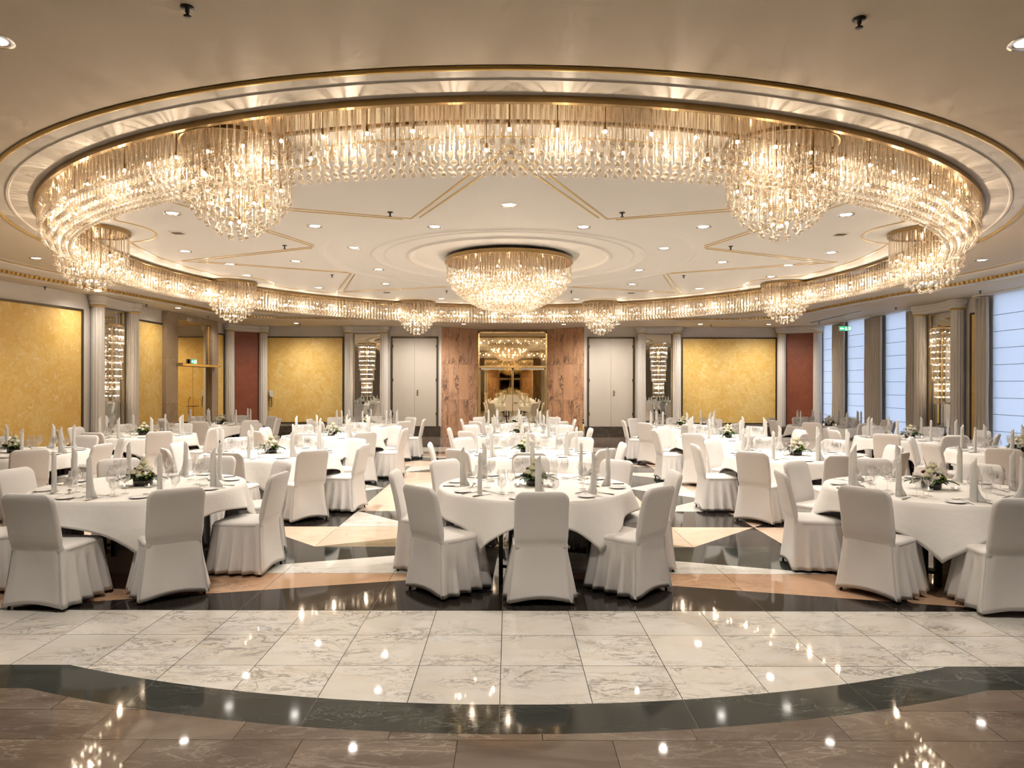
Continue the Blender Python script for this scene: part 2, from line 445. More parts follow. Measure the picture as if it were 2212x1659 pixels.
# ------------------------------------------------------------------ floor
def build_floor():
    mb = MB()
    names = ['brown', 'green', 'white_marble', 'peach', 'orange', 'black', 'white_marble_b', 'olive']
    idx = {n: i for i, n in enumerate(names)}
    layer = [0]
    def poly(mat, pts, z=None):
        mb.cur = idx[mat]
        a = sum(pts[i][0] * pts[(i + 1) % len(pts)][1] - pts[(i + 1) % len(pts)][0] * pts[i][1] for i in range(len(pts)))
        if a < 0: pts = pts[::-1]
        mb.add([(x, y, z) for x, y in pts], [tuple(range(len(pts)))])
    mb.cur = 0
    mb.box(-12, 12, -2.5, 25, -0.2, -0.0030)
    C0 = 11.05
    def arc_band(mat, r, yflat, z):
        # disc segment bulging below the straight edge, front and mirrored at the back
        h = sqrt(max(r * r - (C0 - yflat) ** 2, 0))
        a1 = math.asin(h / r)
        front = [(r * sin(-a1 + 2 * a1 * i / 40), C0 - r * cos(-a1 + 2 * a1 * i / 40)) for i in range(41)]
        poly(mat, front, z)
        poly(mat, [(x, 2 * CY - y) for x, y in front], z)
        poly(mat, [(-8.6, yflat), (8.6, yflat), (8.6, 2 * CY - yflat), (-8.6, 2 * CY - yflat)], z)
    arc_band('green', 7.735, 3.806, -0.0026)
    arc_band('white_marble', 7.43, 4.12, -0.0022)
    O = -0.045; V0 = 5.12
    def uv(pts, mir=True):
        out = []
        for sx in (1, -1):
            for sy in (0, 1):
                out.append([(O + sx * u, V0 + (12 - v if sy else v)) for u, v in pts])
        return out
    def inlay(mat, pts, z, sides=(1, -1)):
        for sx in sides:
            for sy in (0, 1):
                poly(mat, [(O + sx * u, V0 + (12 - v if sy else v)) for u, v in pts], z)
    poly('peach', [(O - 8.3, V0), (O + 8.3, V0), (O + 8.3, V0 + 12), (O - 8.3, V0 + 12)], -0.0018)
    inlay('orange', [(0, 0), (8.3, 0), (8.3, 1), (0, 1)], -0.0014)
    inlay('black', [(0, 0), (4, 0), (0, 1)], -0.0010)
    inlay('white_marble_b', [(0, 1), (3, 1), (0, 2)], -0.0010)
    inlay('green', [(0, 2), (3, 1), (4, 2), (2, 2)], -0.0010)
    inlay('black', [(2, 2), (3, 3), (3, 2)], -0.0010)
    inlay('olive', [(0, 2), (2, 2), (0, 3)], -0.0010)
    inlay('white_marble_b', [(2, 3), (1, 3), (2, 4)], -0.0010)
    inlay('black', [(2, 4), (1, 3), (1, 4)], -0.0010)
    inlay('black', [(2, 3), (3, 3), (3, 4), (2, 4)], -0.0010)
    inlay('black', [(3, 3), (4, 4), (4, 3)], -0.0010)
    inlay('white_marble_b', [(2, 4), (3, 5), (3, 4)], -0.0010, (1,))
    inlay('green', [(2, 4), (3, 5), (2, 6)], -0.0010, (1,))
    inlay('white_marble_b', [(2, 6), (3, 5), (3, 6)], -0.0010)
    inlay('green', [(2, 4), (3, 4.5), (3, 5), (2, 6)], -0.0010, (-1,))
    inlay('white_marble_b', [(2, 4), (3, 4), (3, 4.5)], -0.0010, (-1,))
    inlay('white_marble_b', [(1.0, 5), (2, 6), (1, 6)], -0.0010)
    inlay('black', [(0, 4), (1, 4), (0, 5)], -0.0010)
    inlay('green', [(4, 2), (5, 3), (4, 3)], -0.0010)
    inlay('white_marble_b', [(4, 4), (5, 5), (5, 4)], -0.0010)
    inlay('black', [(5, 2), (6, 2), (6, 3)], -0.0010)
    inlay('green', [(5, 5), (6, 6), (5, 6)], -0.0010)
    inlay('black', [(6, 4), (7, 4), (7, 5)], -0.0010)
    struct(mb.build('floor', names))
build_floor()

# ------------------------------------------------------------------ ceiling
QUAD = [(8.62, 0), (8.56, 0.9), (8.4, 1.7), (8.15, 3.0), (7.9, 4.8), (7.75, 6.4), (7.62, 7.4), (7.35, 8.05), (6.8, 8.4), (5.8, 8.5), (0, 8.5)]
def cornice_curve(step=0.1):
    q = QUAD
    full = q + [(-x, y) for x, y in q[-2::-1]] + [(-x, -y) for x, y in q[1:]] + [(x, -y) for x, y in q[-2:0:-1]]
    out = []
    for i in range(len(full)):
        a = full[i]; b = full[(i + 1) % len(full)]
        L = hypot(b[0] - a[0], b[1] - a[1]); n = max(1, int(round(L / step)))
        for k in range(n): out.append((a[0] + (b[0] - a[0]) * k / n, a[1] + (b[1] - a[1]) * k / n))
    for it in range(6):
        out = [((out[i - 1][0] + 2 * out[i][0] + out[(i + 1) % len(out)][0]) / 4, (out[i - 1][1] + 2 * out[i][1] + out[(i + 1) % len(out)][1]) / 4) for i in range(len(out))]
    return out
CURVE = cornice_curve()
NC = len(CURVE)
NORM = []
for i in range(NC):
    a = CURVE[i - 1]; b = CURVE[(i + 1) % NC]
    dx, dy = b[0] - a[0], b[1] - a[1]; L = hypot(dx, dy)
    NORM.append((dy / L, -dx / L))
def offc(o, z): return [(CURVE[i][0] + NORM[i][0] * o, CY + CURVE[i][1] + NORM[i][1] * o, z) for i in range(NC)]

def ring_loop(r, z, n=160): return [(r * cos(2 * pi * j / n), CY + r * sin(2 * pi * j / n), z) for j in range(n)]

def build_ceiling():
    mb = MB()
    inner = offc(-0.42, ZC)
    # outer field: from the cornice to the circular moulding
    circ = []
    for x, y, z in inner:
        a = atan2(y - CY, x); circ.append((6.86 * cos(a), CY + 6.86 * sin(a), ZC))
    mb.loft([circ, inner])
    # soffit out to beyond the walls
    so = offc(0.16, ZS)
    rect = []
    for x, y, z in so:
        dx, dy = x, y - CY
        t = min(11.5 / max(abs(dx), 1e-6), 13.0 / max(abs(dy), 1e-6))
        rect.append((dx * t, CY + dy * t, ZS))
    mb.loft([so, rect])
    # slab above closing the room
    mb.box(-11.5, 11.5, -2.0, 24.2, ZC + 0.25, ZC + 0.35)
    struct(mb.build('ceiling', 'ceil'))
    mb = MB(); mb.smooth = False
    prof = [(-0.42, ZC), (-0.36, ZC - 0.012), (-0.30, ZC - 0.016), (-0.28, ZC - 0.045), (-0.10, ZC - 0.085), (-0.02, ZC - 0.10), (0.0, ZC - 0.115), (0.02, ZC - 0.15), (0.16, ZC - 0.155), (0.16, ZS)]
    mb.loft([offc(o, z) for o, z in prof])
    struct(mb.build('trim_1', 'mould'))
    mb = MB()
    g = [(-0.365, ZC - 0.008), (-0.365, ZC - 0.02), (-0.315, ZC - 0.022), (-0.315, ZC - 0.008)]
    mb.loft([offc(o, z) for o, z in g])
    # gold dentils
    tot = 0.0; nxt = 0.0
    for i in range(NC):
        a = CURVE[i]; b = CURVE[(i + 1) % NC]
        tot += hypot(b[0] - a[0], b[1] - a[1])
        if tot >= nxt:
            nxt += 0.095
            nx, ny = NORM[i]; tx, ty = -ny, nx
            cx, cy = a[0] + nx * 0.0, CY + a[1]
            vs = []
            for z in (ZC - 0.150, ZC - 0.098):
                for (s, o) in ((-0.026, -0.05), (0.026, -0.05), (0.026, 0.03), (-0.026, 0.03)):
                    vs.append((a[0] + tx * s + nx * o, CY + a[1] + ty * s + ny * o, z))
            mb.add(vs, [(0, 1, 2, 3), (4, 7, 6, 5), (0, 4, 5, 1), (1, 5, 6, 2), (2, 6, 7, 3), (3, 7, 4, 0)])
    struct(mb.build('trim_2', 'gold'))
    # circular mouldings outside the ring
    mb = MB(); mb.smooth = False
    prof = [(6.86, ZC), (6.84, ZC + 0.012), (6.80, ZC + 0.014), (6.665, ZC + 0.004), (6.655, ZC - 0.006), (6.635, ZC - 0.006), (6.625, ZC + 0.006), (6.50, ZC + 0.004), (6.38, ZC)]
    mb.loft([ring_loop(r, z) for r, z in prof])
    struct(mb.build('trim_3', 'mould'))
    mb = MB(); mb.smooth = True
    mb.loft([ring_loop(6.815 + 0.02 * cos(a), ZC + 0.002 + 0.02 * sin(a)) for a in [pi * k / 4 for k in range(9)]])
    struct(mb.build('trim_4', 'gold'))
    # inner ceiling field with concentric rosette mouldings
    mb = MB()
    prof = [(6.42, ZC + 0.002), (5.92, ZC + 0.002), (5.92, ZC), (3.02, ZC), (3.00, ZC + 0.015), (2.95, ZC + 0.02), (2.92, ZC + 0.03), (2.25, ZC + 0.03), (2.22, ZC + 0.01), (2.17, ZC + 0.01), (2.14, ZC + 0.04), (2.04, ZC + 0.045), (2.01, ZC + 0.03), (1.68, ZC + 0.05), (1.66, ZC + 0.02), (1.62, ZC + 0.02), (1.59, ZC + 0.06), (1.54, ZC + 0.07), (0.02, ZC + 0.07)]
    mb.loft([ring_loop(r, z) for r, z in prof])
    struct(mb.build('ceiling_rosette', 'ceil_in'))
    # gold lines: star and lobed border
    mb = MB()
    def strip(a, b, w=0.011, z=ZC - 0.006):
        dx, dy = b[0] - a[0], b[1] - a[1]; L = hypot(dx, dy)
        nx, ny = -dy / L * w, dx / L * w
        vs = [(a[0] + nx, CY + a[1] + ny, ZC + 0.002), (b[0] + nx, CY + b[1] + ny, ZC + 0.002), (b[0] - nx, CY + b[1] - ny, ZC + 0.002), (a[0] - nx, CY + a[1] - ny, ZC + 0.002)]
        vs += [(x, y, z) for x, y, _ in vs]
        mb.add(vs, [(4, 7, 6, 5), (0, 4, 5, 1), (1, 5, 6, 2), (2, 6, 7, 3), (3, 7, 4, 0)])
    for k in range(8):
        a = pi / 4 * k
        for s in (1, -1):
            for d in (0.0, 0.13):
                A = ((5.42 - d * 2.3) * cos(a), (5.42 - d * 2.3) * sin(a))
                rb = 3.10 - d * 0.0
                ab = a + s * (pi / 8 - d * 0.30)
                Bp = ((3.12 + d * 0.1) * cos(ab), (3.12 + d * 0.1) * sin(ab))
                strip(A, Bp)
    pts = []
    for j in range(720):
        a = 2 * pi * j / 720
        r = 5.62
        for k in range(8):
            ac = R(22.5 + 45 * k)
            c = (5.98 * cos(ac), 5.98 * sin(ac))
            # ray to circle of radius .86 round each cluster
            dx, dy = cos(a), sin(a)
            bq = dx * c[0] + dy * c[1]; cq = c[0] ** 2 + c[1] ** 2 - 0.80 ** 2
            disc = bq * bq - cq
            if disc > 0 and bq > 0:
                t = bq - sqrt(disc)
                r = min(r, t)
        pts.append((r * cos(a), r * sin(a)))
    for j in range(720): strip(pts[j], pts[(j + 1) % 720], 0.013)
    struct(mb.build('trim_5', 'gold'))
build_ceiling()

# ------------------------------------------------------------------ chandeliers
def pendant_mesh(L, ball=0.0235, rod=0.0055, name='crystal_pendant', nu=10, nv=7):
    mb = MB(); mb.smooth = True
    mb.cur = 0
    mb.loft([[(rod * cos(2 * pi * j / 6), rod * sin(2 * pi * j / 6), z) for j in range(6)] for z in (0, -(L - 2 * ball))])
    mb.cur = 1
    mb.sphere((0, 0, -(L - ball)), ball, nu, nv)
    return mb.mesh(name, ['crystal', 'ball'])

def rod_mesh(L, rod=0.005, name='crystal_rod'):
    mb = MB(); mb.smooth = True
    mb.loft([[(rod * cos(2 * pi * j / 6), rod * sin(2 * pi * j / 6), z) for j in range(6)] for z in (0, -L)], cap1=True)
    return mb.mesh(name, ['crystal'])

def lamp_mesh(L, bulb=0.013):
    mb = MB(); mb.smooth = True
    mb.cur = 0
    mb.loft([[(0.0045 * cos(2 * pi * j / 6), 0.0045 * sin(2 * pi * j / 6), z) for j in range(6)] for z in (0, -(L - 0.05))])
    mb.lathe([(0.0045, -(L - 0.055)), (0.011, -(L - 0.05)), (0.011, -(L - 0.015))], 8)
    mb.cur = 1
    mb.sphere((0, 0, -L), bulb, 8, 6)
    return mb.mesh('lamp', ['rim', 'bulb'])

def scatter(parent, name, me_places, cap=100):
    """me_places: list of (mesh, (x,y,z)) local to parent; the nearest cap are parts, the rest one stuff part per kind"""
    loc = parent.location
    me_places = sorted(me_places, key=lambda mp: hypot(loc[0] + mp[1][0], loc[1] + mp[1][1]))
    for me, p in me_places[:cap]:
        o = link(name, me, parent); o.location = p
    rest = me_places[cap:]
    if rest:
        groups = {}
        for me, p in rest: groups.setdefault(me.name, (me, []))[1].append(p)
        # merge all into one object
        objs = [merged(name, me, ps, parent) for me, ps in groups.values()]
        if len(objs) > 1:
            # join by hand
            V = []; L = []; LS = []; MI = []; SM = []; nv = nl = 0
            for o in objs:
                me = o.data
                co = np.empty(len(me.vertices) * 3, dtype=np.float32); me.vertices.foreach_get('co', co)
                li = np.empty(len(me.loops), dtype=np.int32); me.loops.foreach_get('vertex_index', li)
                ls = np.empty(len(me.polygons), dtype=np.int32); me.polygons.foreach_get('loop_start', ls)
                mi = np.empty(len(me.polygons), dtype=np.int32); me.polygons.foreach_get('material_index', mi)
                V.append(co); L.append(li + nv); LS.append(ls + nl); MI.append(mi)
                nv += len(me.vertices); nl += len(me.loops)
            me2 = bpy.data.meshes.new(name + '_rest')
            V = np.concatenate(V); L = np.concatenate(L); LS = np.concatenate(LS); MI = np.concatenate(MI)
            me2.vertices.add(nv); me2.vertices.foreach_set('co', V)
            me2.loops.add(nl); me2.loops.foreach_set('vertex_index', L)
            me2.polygons.add(len(LS)); me2.polygons.foreach_set('loop_start', LS); me2.polygons.foreach_set('material_index', MI)
            me2.polygons.foreach_set('use_smooth', np.ones(len(LS), dtype=bool))
            for m in objs[0].data.materials: me2.materials.append(m)
            me2.update(calc_edges=True)
            for o in objs: bpy.data.objects.remove(o)
            objs = [link(name, me2, parent)]
        objs[0]['kind'] = 'stuff'

ZP = ZC - 0.035   # underside of the gold plates
def annulus(mb, r0, r1, z, n=160):
    mb.loft([[(r0 * cos(2 * pi * j / n), r0 * sin(2 * pi * j / n), z) for j in range(n)], [(r1 * cos(2 * pi * j / n), r1 * sin(2 * pi * j / n), z) for j in range(n)]])

def build_ring():
    root = empty('ring_chandelier', (0, CY, ZC + 0.04), 0, 'huge circular crystal chandelier running round the ceiling above all the tables', 'chandelier')
    dz = ZP - (ZC + 0.04)
    mb = MB(); annulus(mb, 6.03, 6.38, dz); mb.build('mirrored_plate', 'plate_mirror', root)
    mb = MB(); mb.smooth = False
    for r0, r1 in ((6.37, 6.41), (6.00, 6.035)):
        mb.loft([[(r * cos(2 * pi * j / 160), r * sin(2 * pi * j / 160), z) for j in range(160)] for r, z in ((r0, 0), (r1, 0), (r1, dz - 0.012), (r0, dz - 0.012), (r0, dz))])
    mb.build('gold_rim', 'rim', root)
    rows = [(6.36, 0.33, 560), (6.28, 0.385, 540), (6.21, 0.425, 520), (6.14, 0.455, 520), (6.07, 0.47, 500)]
    pl = []
    for r, L, n in rows:
        me = pendant_mesh(L - 0.035)
        ph = random.random()
        for j in range(n):
            a = 2 * pi * (j + ph) / n
            pl.append((me, (r * cos(a), r * sin(a), dz)))
    scatter(root, 'crystal_pendant', pl)
    rods = []
    for r, L, n in ((6.385, 0.26, 600), (6.24, 0.30, 420), (6.10, 0.34, 420)):
        me = rod_mesh(L, 0.0045, 'plain_rod')
        for j in range(n):
            a = 2 * pi * (j + 0.37) / n
            rods.append((me, (r * cos(a), r * sin(a), dz)))
    me2 = []
    scatter(root, 'plain_crystal_rod', rods, 60)
    lamps = []
    for r, L, n, ph in ((6.25, 0.145, 112, 0.0), (6.12, 0.25, 112, 0.5)):
        me = lamp_mesh(L)
        for j in range(n):
            a = 2 * pi * (j + ph) / n
            lamps.append((me, (r * cos(a), r * sin(a), dz)))
    scatter(root, 'lamp', lamps)
    for j in range(48):
        a = 2 * pi * (j + 0.5) / 48
        add_light('ring_bulb_light', 'POINT', (6.19 * cos(a), 6.19 * sin(a), dz - 0.22), P_RING, WARM, root, 0.015)
build_ring()

TIERS = [(0.42, 0.50, 26), (0.37, 0.58, 22), (0.31, 0.655, 18), (0.24, 0.72, 14), (0.16, 0.775, 9), (0.07, 0.815, 5)]
def build_clusters():
    place = {247.5: 'hanging nearest on the left', 292.5: 'hanging nearest on the right', 202.5: 'at the left edge of the ring', 337.5: 'at the right edge of the ring',
             157.5: 'over the third row of tables, left of the centre', 22.5: 'over the third row of tables, right of the centre', 112.5: 'before the left white door', 67.5: 'before the right white door'}
    txt = {247.5: 'large tapering crystal cluster hanging from the near left of the ring chandelier',
           292.5: 'large tapering crystal cluster hanging from the near right of the ring chandelier',
           202.5: 'tapering crystal cluster at the far left bend of the ring chandelier',
           337.5: 'tapering crystal cluster at the far right bend of the ring chandelier',
           157.5: 'small tapering crystal cluster on the far side of the ring, above the left red niche',
           22.5: 'small tapering crystal cluster on the far side of the ring, above the right red niche',
           112.5: 'small tapering crystal cluster hanging before the left white double door',
           67.5: 'small tapering crystal cluster hanging before the right white double door'}
    pend = [pendant_mesh(L - 0.035, 0.021) for r, L, n in TIERS]
    lm = [lamp_mesh(0.33), lamp_mesh(0.5), lamp_mesh(0.64)]
    rm = rod_mesh(0.40, 0.0045, 'plain_rod')
    for deg, label in txt.items():
        a = R(deg)
        x, y = 5.93 * cos(a), CY + 5.93 * sin(a)
        root = empty('crystal_cluster', (x, y, ZP), 0, label, 'chandelier', 'crystal clusters on the ring chandelier')
        mb = MB()
        mb.lathe([(0.0, -0.004), (0.44, -0.004)], 40)
        mb.build('mirrored_plate', 'plate_mirror', root)
        mb = MB()
        mb.lathe([(0.44, 0.03), (0.455, 0.03), (0.455, -0.016), (0.44, -0.016), (0.44, 0.03)], 40)
        mb.build('gold_rim', 'rim', root)
        near = y < CY
        for (r, L, n), me in zip(TIERS, pend):
            ps = [(r * cos(2 * pi * (j + 0.3 * L) / n), r * sin(2 * pi * (j + 0.3 * L) / n), -0.004) for j in range(n)]
            if near:
                for p in ps:
                    o = link('crystal_pendant', me, root); o.location = p
            else:
                merged('crystal_tier', me, ps, root)
        ps = [(0.43 * cos(2 * pi * j / 40), 0.43 * sin(2 * pi * j / 40), -0.004) for j in range(40)] + [(0.28 * cos(2 * pi * j / 16), 0.28 * sin(2 * pi * j / 16), -0.004) for j in range(16)]
        merged('plain_rod_tier', rm, ps, root)
        for me, r, n in ((lm[0], 0.34, 8), (lm[1], 0.20, 6), (lm[2], 0.06, 3)):
            for j in range(n):
                o = link('lamp', me, root); q = 2 * pi * (j + 0.5) / n
                o.location = (r * cos(q), r * sin(q), -0.004)
        add_light('cluster_bulb_light', 'POINT', (0, 0, -0.42), P_CLUST, WARM, root, 0.02)
build_clusters()

def build_centre():
    root = empty('centre_chandelier', (0, CY, ZC + 0.07), 0, 'large round bowl shaped crystal chandelier in the middle of the ceiling rosette', 'chandelier')
    zp = -0.10
    mb = MB()
    mb.lathe([(0.0, zp), (1.04, zp)], 72); mb.build('mirrored_plate', 'plate_mirror', root)
    mb = MB()
    mb.lathe([(0.75, 0.0), (0.9, -0.03), (1.05, -0.05), (1.05, zp - 0.012), (1.03, zp - 0.012), (1.03, zp)], 72)
    mb.build('gold_rim', 'rim', root)
    prof = [(1.02, 0.34, 74), (0.93, 0.47, 68), (0.85, 0.55, 62), (0.76, 0.62, 56), (0.69, 0.665, 50), (0.62, 0.705, 45), (0.53, 0.75, 38), (0.44, 0.785, 32), (0.35, 0.81, 26), (0.26, 0.83, 18), (0.16, 0.845, 11), (0.06, 0.85, 5)]
    pl = []
    for r, L, n in prof:
        me = pendant_mesh(L - 0.10 + 0.07, 0.024, 0.006)
        for j in range(n):
            a = 2 * pi * (j + r) / n
            pl.append((me, (r * cos(a), r * sin(a), zp)))
    scatter(root, 'crystal_pendant', pl)
    for L, r, n in ((0.20, 0.90, 16), (0.36, 0.72, 14), (0.5, 0.48, 10), (0.60, 0.22, 6)):
        me = lamp_mesh(L)
        for j in range(n):
            a = 2 * pi * (j + 0.5) / n
            o = link('lamp', me, root); o.location = (r * cos(a), r * sin(a), zp)
    for j in range(8):
        a = 2 * pi * j / 8
        add_light('centre_bulb_light', 'POINT', (0.8 * cos(a), 0.8 * sin(a), zp - 0.28), P_CENTRE / 2, WARM, root, 0.02)
    for j in range(4):
        a = 2 * pi * (j + 0.5) / 4
        add_light('centre_bulb_light', 'POINT', (0.35 * cos(a), 0.35 * sin(a), zp - 0.50), P_CENTRE, WARM, root, 0.02)
build_centre()

# ------------------------------------------------------------------ ceiling fittings
def lift(x, y):
    """ceiling height at a plan point"""
    r = hypot(x, y - CY)
    if r < 3.0:
        return ZC + (0.03 if r > 2.25 else 0.045)
    return ZC
def build_downlights():
    # mesh prototypes
    mb = MB(); mb.smooth = True
    mb.lathe([(0.10, 0.0), (0.10, -0.006), (0.072, -0.006), (0.062, 0.0)], 28)
    trim = mb.mesh('trim_ring', ['chrome'])
    mb = MB(); mb.smooth = True
    mb.lathe([(0.063, -0.002), (0.05, -0.004), (0.0, -0.0045)], 24)
    glow = mb.mesh('glowing_lens', ['down'])
    spots = []
    rays = ['nearest the camera', 'near right', 'right', 'far right', 'farthest', 'far left', 'left', 'near left']
    for k in range(8):
        a = R(270 + 45 * k)
        spots.append((3.52 * cos(a), CY + 3.52 * sin(a), f'round recessed downlight just outside the ceiling rosette, {rays[k]} of eight', 1.0))
    r2 = ['near right of the middle', 'right, nearer', 'right, farther', 'far right of the middle', 'far left of the middle', 'left, farther', 'left, nearer', 'near left of the middle']
    for k in range(8):
        a = R(292.5 + 45 * k)
        spots.append((2.53 * cos(a), CY + 2.53 * sin(a), f'round recessed downlight inside the rosette round the centre chandelier, {r2[k]}', 0.9))
    o = [(-3.03, 3.97, 'bright round downlight in the near ceiling, top left corner'), (3.05, 3.97, 'bright round downlight in the near ceiling, top right corner'),
         (-4.0, 8.0, 'round downlight by the near left crystal cluster, beside the oval vent'), (4.0, 8.0, 'round downlight by the near right crystal cluster, beside the oval vent'),
         (-4.95, 10.3, 'round downlight near the left star point of the ceiling, nearer one'), (4.92, 10.3, 'round downlight near the right star point of the ceiling, nearer one'),
         (-4.72, 11.4, 'round downlight just past the left star point of the ceiling'), (4.72, 11.4, 'round downlight just past the right star point of the ceiling'),
         (-4.9, 12.6, 'round downlight in the left ceiling field, farther one'), (4.9, 12.6, 'round downlight in the right ceiling field, farther one'),
         (-4.0, 14.2, 'round downlight in the far left ceiling field behind the star'), (4.0, 14.2, 'round downlight in the far right ceiling field behind the star'),
         (-7.65, 10.9, 'round downlight in the outer ceiling beyond the left bend of the ring'), (7.65, 10.9, 'round downlight in the outer ceiling beyond the right bend of the ring'),
         (-1.6, 16.0, 'round downlight before the far ring, left of the centre'), (1.6, 16.0, 'round downlight before the far ring, right of the centre')]
    o += [(0.0, 3.40, 'round downlight in the near ceiling just above the frame, middle'), (-3.0, 1.3, 'added unseen downlight in the near ceiling behind the camera, left'),
          (0.0, 1.0, 'added unseen downlight in the near ceiling behind the camera, middle'), (3.0, 1.3, 'added unseen downlight in the near ceiling behind the camera, right')]  # last three are added out of view to give frontal light
    spots += [(x, y, l, 1.0) for x, y, l in o]
    for x, y, label, s in spots:
        z = lift(x, y)
        root = empty('ceiling_downlight', (x, y, z), 0, label, 'ceiling light', 'round recessed downlights in the ceiling')
        link('trim_ring', trim, root); link('glowing_lens', glow, root)
        near = y < 4.5
        add_light('downlight_beam', 'SPOT', (0, 0, -0.02), P_DOWN * (1.35 if y < 9 else 1.0) * (1.0 if near else 1.0), NEUT, root, 0.04, R(130), 0.9)
    # soffit lights, mostly added to brighten the back and left walls
    for x, y, lab in ((-6.55, 20.75, 'small flat downlight in the lower ceiling above the left yellow panel'), (5.9, 20.75, 'added wall-wash downlight in the lower ceiling above the right yellow panel'),
                      (8.0, 20.75, 'added wall-wash downlight in the lower ceiling before the right terracotta panel'), (-3.1, 20.75, 'added wall-wash downlight in the lower ceiling before the left white door'), (3.35, 20.75, 'added wall-wash downlight in the lower ceiling before the right white door'),
                      (-8.15, 16.6, 'added wall-wash downlight in the lower ceiling before the narrow yellow panel'), (-8.2, 19.6, 'added wall-wash downlight in the lower ceiling past the marble doorway'), (-8.3, 13.6, 'added wall-wash downlight in the lower ceiling before the large left yellow panel'),
                      (-1.4, 20.9, 'added wall-wash downlight in the lower ceiling before the left pink marble'), (1.7, 20.9, 'added wall-wash downlight in the lower ceiling before the right pink marble')):
        root = empty('ceiling_downlight', (x, y, ZS), 0, lab, 'ceiling light', 'round recessed downlights in the ceiling')
        link('trim_ring', trim, root); link('glowing_lens', glow, root)
        add_light('downlight_beam', 'SPOT', (0, 0, -0.02), 260 if y > 20 else 80, NEUT, root, 0.05, R(160), 1.0)
    # sprinklers
    mb = MB(); mb.smooth = True
    mb.lathe([(0.0, -0.001), (0.035, -0.001), (0.035, -0.006), (0.012, -0.008), (0.012, -0.028), (0.008, -0.03), (0.008, -0.045), (0.02, -0.047), (0.02, -0.052), (0.0, -0.052)], 14)
    sp = mb.mesh('fire_sprinkler', ['black_plastic'])
    L = [(-1.73, 3.62, ZC, 'dark ceiling sprinkler at the top left of the near ceiling'), (1.93, 3.72, ZC, 'dark ceiling sprinkler at the top right of the near ceiling'),
         (-1.40, 7.93, ZC, 'dark ceiling sprinkler above the left point of the near star tip'), (1.33, 7.93, ZC, 'dark ceiling sprinkler above the right point of the near star tip'),
         (-3.28, 9.85, ZC, 'dark ceiling sprinkler in the star field left of the rosette'), (3.24, 9.85, ZC, 'dark ceiling sprinkler in the star field right of the rosette'),
         (-3.28, 12.5, ZC, 'dark ceiling sprinkler far left behind the rosette'), (3.24, 12.5, ZC, 'dark ceiling sprinkler far right behind the rosette'),
         (-1.35, 14.6, ZC, 'tiny ceiling sprinkler behind the centre chandelier, left'), (1.35, 14.6, ZC, 'tiny ceiling sprinkler behind the centre chandelier, right'),
         (-8.95, 13.0, ZS, 'dark sprinkler under the lower ceiling beside the large left yellow panel'), (-8.55, 15.9, ZS, 'dark sprinkler under the lower ceiling above the narrow left yellow panel'),
         (-8.3, 18.6, ZS, 'small sprinkler under the lower ceiling before the marble doorway'), (-6.5, 21.0, ZS, 'small sprinkler under the lower ceiling above the left yellow panel'),
         (6.3, 21.0, ZS, 'small sprinkler under the lower ceiling above the right yellow panel'), (9.3, 16.2, ZS, 'dark sprinkler under the lower ceiling by the right mirror niche'),
         (9.3, 13.3, ZS, 'dark sprinkler under the lower ceiling by the large right window'), (9.2, 20.0, ZS, 'small sprinkler under the lower ceiling by the far right windows')]
    for x, y, z, lab in L:
        tag(put(link('fire_sprinkler', sp), (x, y, z)), lab, 'sprinkler', 'ceiling sprinklers')
    # slotted oval vents
    mb = MB(); mb.smooth = False
    mb.lathe([(0.12, 0.0), (0.12, -0.006), (0.10, -0.006), (0.0, -0.005)], 24)
    ve = mb.mesh('vent_disc', ['mould'])
    mb = MB()
    for i in range(5): mb.box(-0.07, 0.07, -0.06 + i * 0.028, -0.05 + i * 0.028, -0.009, -0.005)
    sl = mb.mesh('slats', ['bronze'])
    for x, y, lab in ((-4.45, 9.05, 'flat round air vent in the ceiling by the left crystal cluster'), (4.45, 9.05, 'flat round air vent in the ceiling by the right crystal cluster'),
                      (-2.7, 14.9, 'flat round air vent in the far ceiling, left'), (2.7, 14.9, 'flat round air vent in the far ceiling, right')):
        r = empty('air_vent', (x, y, ZC), 0, lab, 'vent', 'ceiling air vents')
        link('vent_disc', ve, r); link('slats', sl, r)
    mb = MB(); mb.box(-0.03, 0.03, -1.6, 1.6, -0.006, 0.0)
    tag(put(mb.build('slot_diffuser', 'bronze'), (8.95, 18.6, ZS - 0.001), R(-3)), 'long narrow dark air slot in the lower ceiling along the right windows', 'vent')
build_downlights()

# ------------------------------------------------------------------ walls
def wall(name, pts, z0, z1, mat, th=0.15, kind='structure'):
    """vertical wall along pts, room side on the left hand when walking pts"""
    mb = MB()
    n = len(pts); outer = []
    for i in range(n):
        a = pts[max(i - 1, 0)]; b = pts[min(i + 1, n - 1)]
        dx, dy = b[0] - a[0], b[1] - a[1]; L = hypot(dx, dy)
        outer.append((pts[i][0] + dy / L * th, pts[i][1] - dx / L * th))
    loop0 = [(x, y, z0) for x, y in pts] + [(x, y, z0) for x, y in outer[::-1]]
    loop1 = [(x, y, z1) for x, y, _ in loop0]
    mb.loft([loop0, loop1], cap0=True, cap1=True)
    o = mb.build(name, mat)
    o['kind'] = kind
    return o

BX = 0.13   # axis of the back portal
